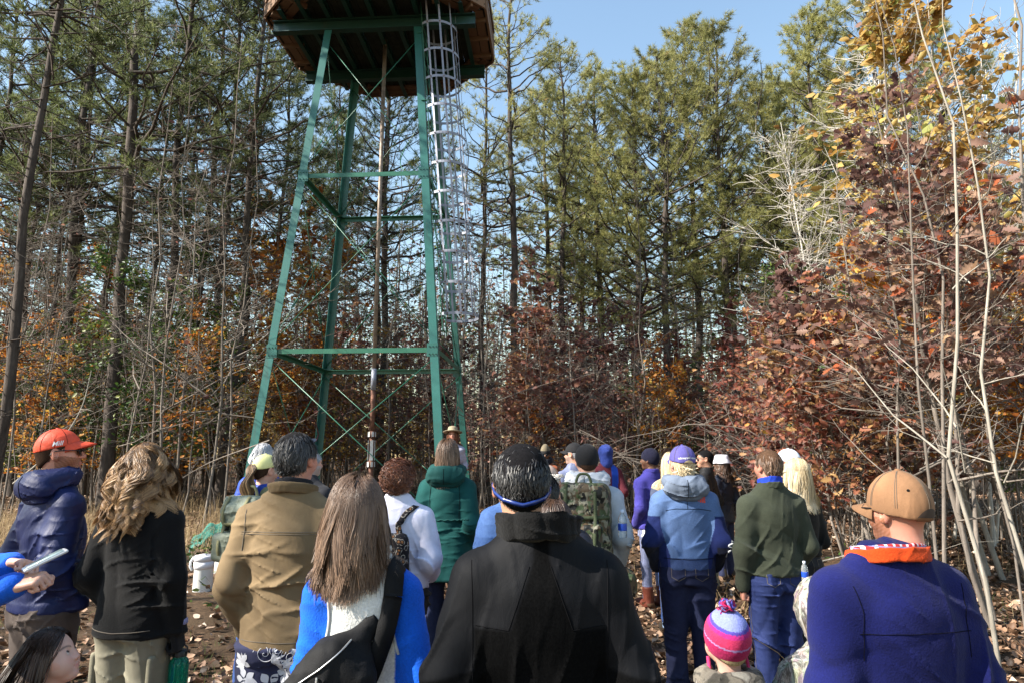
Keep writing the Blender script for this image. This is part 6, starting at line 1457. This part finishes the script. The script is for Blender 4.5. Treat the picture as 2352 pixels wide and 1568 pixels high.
# O black cap, shiny grey-blue jacket
p=person('person in a black cap and shiny grey-blue jacket behind the black beanie',1318,1016,7.2,turn=-30,ht=-28,hat=.012,sk='tan',facepaint=beard((.3,.29,.28),False),arms=('pocket','pocket'),bulk=1.15,top=dict(c=(.14,.16,.26),kind='nylon',hem=.85,fold=.010,zone=lambda V,c:np.where((V[:,2]<1.24)[:,None],A(.02,.03,.10),c)),bottom=dict(c=(.02,.02,.05)))
shorty(p,'grey',length=.02); cap(p,(.012,.012,.014),turn=0)
# P black beanie, grey hoodie, woodland pack
p=person('person in a black beanie and pale grey hoodie carrying the woodland camouflage pack',1348,1020,4.85,turn=14,ht=-18,tilt=0,hat=.008,sk='fair',bulk=1.1,arms=(((.07,-.05,-.27),(-.04,.14,-.19)),((.075,-.05,-.27),(-.04,.14,-.19))),
  top=dict(c=(.42,.47,.53),kind='cotton',hem=.86,fold=.008,armr=1.08,hood=dict(c=(.46,.48,.52),r=1.08,fold=.008),zone=None),bottom=dict(c=(.02,.02,.03)))
shorty(p,'brown',length=.02,n=1200); beanie(p,(.012,.012,.014),'fleece',lo=-.035,slope=.7,r=1.03)
cam_m=C('nylon','camo'); olv=plain('olive_webbing',(.055,.07,.035),.8,0,.3,.25,40)
o,B,yb=rucksack(p,'backpack',cam_m,'woodland camouflage backpack with olive straps on the grey hoodie',w=.36,hh=.52,dep=.22,zc=1.19,sm=olv,pockets=((0,-.12,-.10,.27,.10,.24),(.0,-.09,.10,.25,.08,.14)))
mb=MB(); k=p.k; g=G((.0,yb-.25,.66*k),(.42,yb+.12,.98*k),.009); d=rbox(g,(.20,yb-.05,.82*k),(.27,.16,.18),.06)+folds(g,.006,12,1.6); V,F=surf(d,g); mb.add(V,F); B2=Surf(V,F); m2=MB(); strap(m2,B2,[(.13,-.9,.92*k),(.13,-.9,.82*k),(.13,-.9,.74*k)],.025,(0,1,0),.006); strap(m2,B2,[(.08,-.9,.86*k),(.2,-.9,.87*k),(.31,-.9,.86*k)],.025,(0,1,0),.007)
prop('waist_pouch',mb,cam_m,p,'woodland camouflage waist pouch hanging under the camouflage backpack','pouch',kids=[('webbing',m2,olv)])
clearm,nt=newmat('clear_plastic'); t=NT(nt); q=finish(t,(.86,.92,.95),.08,spec=.5); q.inputs['Transmission Weight'].default_value=.85; q.inputs['IOR'].default_value=1.2
lblm=plain('blue_label',(.012,.06,.42),.4,0,.5,.2,60); capm=plain('bottle_cap',(.55,.62,.75),.4)
def pet(c,lab,p,s=1.0):
    mb=MB(); V,F=lathe([(.001,0),(.030,0),(.033,.01),(.033,.05),(.030,.07),(.033,.09),(.033,.13),(.027,.155),(.013,.178),(.012,.19)],20); mb.add(V*s+c,F)
    m2=MB(); V,F=lathe([(.0335,.052),(.0338,.055),(.0338,.100),(.0335,.103)],20); m2.add(V*s+c,F); S=Surf(V*s+c,F[0]); text_on(m2,S,'WATER',c+A(0,-.2,.078*s),VT,(0,0,1),(0,1,0),.016,1) if False else None
    m3=MB(); V,F=lathe([(.0145,.186),(.0145,.204),(.012,.206),(.0005,.206)],16); m3.add(V*s+c,F); return prop('water_bottle',mb,clearm,p,lab,'water bottle',kids=[('label',m2,lblm),('cap',m3,capm)])
pet(A(.255,yb-.02,1.12*k),'clear plastic water bottle in the side of the camouflage backpack',p,.85)
# Q blue hood
p=person('person in a blue hooded jacket with maroon shoulders beyond the black beanie',1390,1024,9.2,turn=-10,ht=0,sk='fair',arms=('pocket','pocket'),top=dict(c=(.11,.02,.03),kind='cotton',hem=.8,zone=lambda V,c:np.where((np.abs(V[:,0]-.10)<.05)[:,None],A(.02,.08,.5),c)),bottom=dict(c=(.03,.03,.05)))
raised_hood(p,(.035,.06,.27),r=.98)
# R purple fleece woman in boots
p=person('person in a purple fleece, dark knit hat, grey leggings and red-brown boots, looking left',1492,1030,7.3,turn=-28,ht=-28,fem=True,sk='brown',hat=.01,bulk=1.08,arms=('pocket',((.06,-.02,-.28),(-.09,.2,.0))),
  top=dict(c=(.055,.048,.27),kind='fleece',hem=.86,fold=.007,collar=dict(c=(.055,.048,.27),kind='fleece',hgt=.05,r=1.1)),bottom=dict(c=(.15,.17,.28),kind='denim',wide=.82,fold=.004),shoes=None)
beanie(p,(.012,.012,.03),'knit',lo=-.03,tall=1.05,r=1.05,slope=.8)
g=G((-.25,-.2,.7),(.25,.2,1.0),.014); d=loft(g,[(.76*p.k,0,-.01,.178*p.wk,.132*p.wk),(.9*p.k,0,-.01,.178*p.wk,.13*p.wk)]); V,F=surf(d,g); MB().add(V,F,colr=(.70,.69,.72)).obj('shirt_hem',C('cotton'),p.root)
for s in (-1,1):
    g=G((s*.09-.09,-.14,-.01),(s*.09+.09,.24,.36),.010); d=smin(ell(g,(s*.092,.07,.04),(.047,.125,.05)),rc(g,(s*.09,-.02,.05),(s*.09,-.012,.20),.050,.056),.03); d=smax(d,np.maximum(.002-g.z,g.z-.21)+0*d,.006); d=d+folds(g,.005,4,1.8); V,F=surf(d,g); MB().add(V,F,colr=(.10,.026,.016)).obj('boot',C('leather'),p.root)
# S glasses woman
p=person('person with dark hair, glasses and a maroon top facing the camera behind the purple cap',1534,1030,9.6,turn=170,ht=25,fem=True,sk='fair',arms=('pocket','pocket'),top=dict(c=(.09,.012,.022),kind='fleece',hem=.85),bottom=dict(c=(.03,.03,.05)))
longy(p,'brown',.42,800,wave=.1); glasses(p,lens=False)
# extra pale haired person behind the purple cap
p=person('person in jeans with pale turned-up cuffs hidden behind the blue jacket wearer',1540,1040,6.3,turn=-8,ht=-10,fem=True,sk='fair',arms=('pocket','pocket'),top=dict(c=(.05,.06,.1),kind='cotton',hem=.85),bottom=dict(c=(.03,.06,.17),kind='denim',zone=lambda V,c:np.where((V[:,2]<.11)[:,None],A(.25,.36,.55),c)))
longy(p,'blonde',.33,1200,wave=.06)
# T blue jacket, purple cap
def tz(V,c):
    x,y,z=V.T; dark=((np.abs(x)>.19)&(z<1.27))|((np.abs(x)>.125)&(z<1.27+.0*x)&(np.abs(x)>.13+.06*np.clip((z-1.0)/.2,0,1)))
    c=np.where(dark[:,None],A(.010,.018,.09),c); c=np.where((z<.99)[:,None]&~dark[:,None],A(.035,.06,.15),c); return np.where(((np.abs(x)>.2)&(z<1.06))[:,None],A(.012,.014,.03),c)
def tx(p,mb,S):
    k=p.k; seam(mb,S,np.array([(-.15,-.5,1.31),(-.08,-.5,1.325),(.08,-.5,1.325),(.17,-.5,1.31)])*k,r=.002); seam(mb,S,np.array([(0,-.5,1.44),(0,-.5,1.325)])*k,r=.0016); seam(mb,S,np.array([(-.17,-.5,.985),(0,-.5,.98),(.17,-.5,.985)])*k,r=.002)
    # orange quarter-dome mark on the right shoulder blade
    for i,(r0,r1) in enumerate(((.0,.011),(.014,.021),(.024,.031))):
        a=np.linspace(PI/2,PI,9); pl=np.concatenate([np.stack([r1*np.cos(a),r1*np.sin(a)],-1),np.stack([r0*np.cos(a),r0*np.sin(a)],-1)[::-1]]) if r0 else np.concatenate([np.stack([r1*np.cos(a),r1*np.sin(a)],-1),[[0,0]]]); decal(mb,S,pl*1.2,(.132*k,-.5,1.365*k),(1,0,-.12),(0.05,0,1),(0,1,0),4)
    for j in range(3): decal(mb,S,A([0,0],[.034,0],[.034,.008],[0,.008])*A(1,1)+A(-.078,.006+.012*j),(.132*k,-.5,1.365*k),(1,0,-.12),(0.05,0,1),(0,1,0),4)
orgm=plain('orange_thread',(.65,.06,.02),.8)
p=person('person in a two-tone blue jacket, purple cap and dark jeans, blond hair',1566,1023,4.7,turn=4,ht=-14,tilt=0,hat=.012,sk='fair',bulk=1.0,sw=1.0,arms=(((.07,-.05,-.27),(-.04,.14,-.19)),((.075,-.05,-.27),(-.04,.14,-.19))),
  top=dict(c=(.085,.145,.30),kind='fleece',hem=.90,fold=.0075,zone=tz,extra=None,hood=dict(c=(.13,.16,.22),r=1.05)),bottom=dict(c=(.011,.015,.045),kind='denim',wide=1.08,fold=.006))
tx(p,p.jmb,p.S); o=p.jo; mm=p.jmb.mesh('jacket',[C('fleece'),darkth,whiteth,greyth,orgm]); o.data=mm
S0,E,W_=p.J[1]; sq=MB(); th=np.linspace(0,1,40); c0=E*.75+W_*.25+A(.05,-.02,-.015)
P=np.array([c0+A(.016*math.sin(t*22),0,-.135*(t-.5)) for t in th]); Q=p.S.path(np.concatenate([P-A(0,.5,0)]),(0,1,0),.002,2)
if len(Q)>4: V,F=tubes(Q,.006,5); sq.add(V,F); sq.obj('sleeve_lettering',whiteth,o)
mb=short_hair(2600,.085,.006,lift=.15,th=.010,back=.3,under=1.0); add_hair(p,mb,'blonde')
def vine(p,mb,S,mer,patch):
    R_=p.Hm@p.capM; c,n=p.cappt(PI-.0,.13); rt=nrm(R_@A(1,0,0)); text_on(mb,S,'vineyard vines',c,rt,nrm(np.cross(rt,-n)) if np.cross(rt,-n)[2]>0 else -nrm(np.cross(rt,-n)),-n,.021,1)
cap(p,(.10,.088,.30),turn=0,stitch=3,opening=HMat('blonde'),extra=vine,r=1.04)
# U sunglasses man, V bucket hat
p=person('person with cropped dark hair, sunglasses and black jacket in profile to the left',1618,1033,8.0,turn=-62,ht=-22,sk='tan',arms=('pocket','pocket'),top=dict(c=(.012,.012,.013),kind='nylon',hem=.84,fold=.009,collar=dict(c=(.012,.012,.013),kind='nylon',hgt=.05)),bottom=dict(c=(.16,.15,.115),kind='cotton',wide=1.15,fold=.009))
shorty(p,'black',length=.012,lift=.3,th=.006); glasses(p); 
p=person('person in a white bucket hat and dark jacket at the edge of the branches',1656,1044,8.6,turn=-35,ht=-15,fem=True,hat=.01,sk='fair',arms=('pocket','pocket'),top=dict(c=(.016,.02,.034),kind='nylon',hem=.80,fold=.008),bottom=dict(c=(.02,.025,.06)))
longy(p,'brown',.2,700,wave=.3)
mb=MB(); V,F=lathe([(.128,-.028),(.130,-.024),(.098,.022),(.092,.05),(.084,.085),(.07,.097),(.0005,.099)],30); V[:,1]*=1.15; V[:,2]+=.004*np.sin(np.arctan2(V[:,1],V[:,0])*5)*(V[:,2]<0); mb.add(p.toW(V+A(0,-.01,.035)),F,colr=(.62,.61,.68)); mb.obj('bucket_hat',C('cotton'),p.root)
# W olive fleece man
p=person('person in an olive fleece with blue collar and jeans, fist at his side',1762,1034,4.55,turn=-8,ht=-12,tilt=2,sk='ruddy',bulk=1.01,sw=1.0,arms=(((.065,-.03,-.285),(-.005,.05,-.245)),((.06,-.04,-.28),(-.04,.15,-.19))),hands=(1,0),hcurl=(70,80,50),
  top=dict(c=(.036,.042,.028),kind='fleece',hem=.90,fold=.0075,bulk=1.04,hemr=.98,armr=1.06,collar=dict(c=(.036,.042,.028),kind='fleece',hgt=.045,r=1.12)),bottom=dict(c=(.016,.027,.10),kind='denim',wide=1.12,fold=.008))
shorty(p,'midbrown',length=.05,lift=.25,n=3200); collar_mesh(p,c=(.012,.045,.42),kind='cotton',hgt=.07,r=1.03,z=1.49,name='shirt_collar')
for s,w_ in ((-1,1),):
    pass
pet(A(.135*p.wk,-.150*p.wk,.865*p.k),'small clear bottle stuck in the back pocket of the blue jeans',p,.62)
# X blonde woman and the white cap behind her
p=person('person with straight blonde hair, black top and black jeans, beside the olive fleece',1826,1054,4.95,turn=-30,ht=-18,fem=True,sk='fair',arms=('front','front'),top=dict(c=(.006,.006,.0065),kind='cotton',hem=.985,fold=.006),bottom=dict(c=(.010,.011,.016),kind='denim',wide=.98))
longy(p,'blonde',.26,3000,w=.0034,wave=.10,wfreq=4); glasses(p)
p=person('person in a white cap and sunglasses directly behind the blonde woman',1808,1030,5.5,turn=-30,ht=-22,hat=.012,sk='ruddy',arms=('pocket','pocket'),top=dict(c=(.02,.02,.022),hem=.85),bottom=dict(c=(.02,.025,.06)))
shorty(p,'midbrown',length=.02,n=900); cap(p,(.60,.66,.76),turn=0); glasses(p)
# Y royal blue fleece, tan cap
p=person('person in a royal blue fleece with an orange collar and a tan canvas cap',2058,1090,2.13,turn=-8,ht=-16,tilt=2,hx=.055,hat=.012,sk='ruddy',facepaint=lambda V,c,b:(beard((.22,.09,.04))(V,c,b),stubble((.30,.15,.09))(V,c,b)),bulk=1.20,sw=1.05,arms=(((.065,-.035,-.28),(-.02,.13,-.20)),((.06,-.04,-.28),(-.02,.14,-.19))),
  top=dict(c=(.0045,.007,.072),kind='fleece',hem=.82,fold=.008,bulk=1.03,armr=1.06,chest=1.04,seams=(dict(r=.0011,p=[(-.20,-.6,1.262),(-.1,-.6,1.268),(.1,-.6,1.268),(.20,-.6,1.262)]),dict(p=[(-.20,-.6,1.41),(-.185,-.6,1.33),(-.19,-.6,1.18)],r=.001),dict(p=[(.20,-.6,1.41),(.185,-.6,1.33),(.19,-.6,1.18)],r=.001))),bottom=dict(c=(.02,.03,.08)))
collar_mesh(p,c=(.52,.055,.008),kind='fleece',hgt=.046,r=1.62,th=.010,z=1.468,flare=-.006,tilt=.16,fold=.003); collar_mesh(p,c=(.4,.05,.06),kind='cotton',pattern='plaid',hgt=.052,r=1.40,th=.005,z=1.475,tilt=.16,name='shirt_collar')
def tcap(p,mb,S,mer,patch):
    for az in (PI-.62,PI+.62):
        for e in (.55,): 
            q,n=p.cappt(az,e); V,F=lathe([(.0045,0),(.0035,.002),(.0005,.0015)],10); M=frame(nrm(np.cross(n,A(.3,.2,1))),n); mb.add(q+V@M.T,F,mi=2)
    patch([PI-.62,PI-.98,PI-.98,PI-.62][::-1],[-.10,-.02,.13,.05][::-1],3,.0022); R_=p.Hm@p.capM
    c,n=p.cappt(PI-.80,.015); V,F=tubes(np.array([c+n*.004+nrm(np.cross(n,A(0,0,1)))*.010*math.sin(t*5)*-1+A(0,0,-.012+.024*t) for t in np.linspace(0,1,12)]),.0022,5); mb.add(V,F,mi=1)
cap(p,(.235,.125,.065),turn=0,stitch=3,opening=plain('cap_gap',(.05,.032,.024),.8),extra=tcap,r=1.05,slope=.30,lo=-.022,hgt=1.12); glasses(p)
# Z child with the pink hat
def pinkz(V,c):
    z=V[:,2]-.3*(V[:,1]+.01); o=np.tile(A(.46,.018,.11),(len(V),1)); o[z>.030]=A(.46,.30,.62); o[(z>.036)]=A(.62,.04,.13); o[z>.078]=A(.55,.03,.22); o[z>.094]=A(.10,.07,.40); o[z>.106]=A(.26,.30,.68); return o
p=person('small child in a striped pink fleece hat with a ribbon pompom',1665,1390,2.5,turn=0,ht=-4,tilt=4,child=True,fem=True,sk='child',hat=.02,headscale=1.05,bulk=1.2,arms=('hang','hang'),
  top=dict(c=(.2,.2,.2),kind='fleece',pattern='fleececamo',hem=.6,bulk=1.16,fold=.008,hood=None),bottom=dict(c=(.03,.03,.06)))
shorty(p,'blonde',n=700,length=.03)
hood_mesh(p,c=(.2,.2,.2),r=1.15); hd=[o for o in p.root.children if o.name.startswith('hood')][0]; hd.data.materials.clear(); hd.data.materials.append(C('fleece','fleececamo')); hd.data.materials.append(darkth)
beanie(p,(.5,.02,.12),'fleece',lo=-.040,slope=.45,r=1.10,tall=1.0,zone=pinkz,name='fleece_hat')
mb=MB(); top=A(0,-.02,.135); cols_=[A(.55,.015,.12),A(.10,.07,.40),A(.62,.04,.14),A(.30,.02,.09),A(.25,.25,.6)]
for i in range(46):
    d=nrm(rng.normal(0,1,3)+A(0,-.2,.5)); t=np.linspace(0,1,6); sd_=nrm(np.cross(d,rng.normal(0,1,3))); P=top+d*(.042*np.sin(t*2.6)[:,None])+sd_*(.022*(t**1.5))[:,None]; V,F=ribbon(p.toW(P),nrm(np.cross(np.gradient(P,axis=0),sd_)+1e-6),.011,.001); mb.add(V,F,colr=cols_[i%5])
mb.obj('pompom',C('fleece'),p.root)
mb=MB()
for s in (-1,1):
    P=np.array([(s*.082,0,-.06),(s*.085,-.02,-.10),(s*.09,-.06,-.13),(s*.115,-.09,-.15)]); V,F=tubes(p.toW(P),.008*p.hs*np.ones(4),6); mb.add(V,F,colr=(.5,.04,.14))
    for i in range(16): d=nrm(rng.normal(0,1,3)); q=P[-1]; V,F=tubes(p.toW(np.array([q,q+d*.018+A(0,0,-.006),q+d*.026+A(0,0,-.016)])),.004,4); mb.add(V,F,colr=cols_[i%3])
mb.obj('hat_tassel',C('knit'),p.root)
collar_mesh(p,c=(.42,.12,.26),kind='knit',hgt=.07,r=1.25,th=.012,z=1.44,name='scarf')
# AA camouflage hooded child beside the blue fleece
p=person('child in a grey leafy camouflage hooded jacket half hidden by the royal blue fleece',1886,1328,2.55,turn=-10,ht=0,child=True,sk='child',hat=.02,bulk=1.2,arms=(((.16,.0,-.25),(-.02,.1,-.2)),'hang'),top=dict(c=(.2,.2,.2),kind='cotton',pattern='greycamo',hem=.6,bulk=1.2,fold=.010),bottom=dict(c=(.05,.05,.04)))
raised_hood(p,(.2,.2,.2),'cotton','greycamo',r=1.12)
# white containers and green netting on the left
for i,(u,v,Y) in enumerate(((466,1352,8.0),(512,1318,8.9))):
    q=at(u,v,Y); mb=MB(); V,F=lathe([(.001,0),(.105,0),(.108,.01),(.099,.24),(.101,.25),(.101,.262)],26); mb.add(V,F); z0=float(gz(q[0],Y))
    m2=MB(); V,F=lathe([(.098,.262),(.106,.264),(.106,.335),(.099,.337),(.099,.345),(.106,.346),(.106,.395),(.10,.402),(.03,.404),(.03,.416),(.001,.417)],26); m2.add(V,F); m3=MB(); V,F=tubes(np.array([(-.10,-.03,.39),(-.125,-.05,.34),(-.125,-.06,.29),(-.105,-.05,.25)]),.014,6); m3.add(V,F)
    o=mb.obj('lidded_container',plain('white_plastic',(.62,.62,.60),.45,0,.5,.12,9,.2,40)); m2.obj('lid',plain('white_lid',(.66,.64,.68),.4),o); m3.obj('handle',whtp,o); o.location=(q[0],Y,z0-.01); o.rotation_euler=(0.03,-.02,.4*i); tag(o,['white lidded plastic container standing in the leaves by the dry grass','white lidded container half hidden by the tan jacket sleeve'][i],'container')
q=at(505,1272,10.5); mb=MB(); r_=np.random.default_rng(9); n=9
for a in range(2):
    for i in range(34):
        t=np.linspace(-1,1,26); f=-1+2*i/33; x,y=(t,np.full(26,f)) if a else (np.full(26,f),t); z=.42*np.maximum(0,1-(x*x+y*y)*.62)**.7+.035*np.sin(x*9+y*4)+.03*np.sin(y*11); P=np.stack([x*.36,y*.30,z],-1); V,F=tubes(P,.0032,4); mb.add(V,F)
o=mb.obj('netting',plain('green_netting',(.05,.26,.20),.6)); o.location=(q[0],10.5,float(gz(q[0],10.5))); tag(o,'heap of green mesh netting in the dry grass behind the white containers','netting')
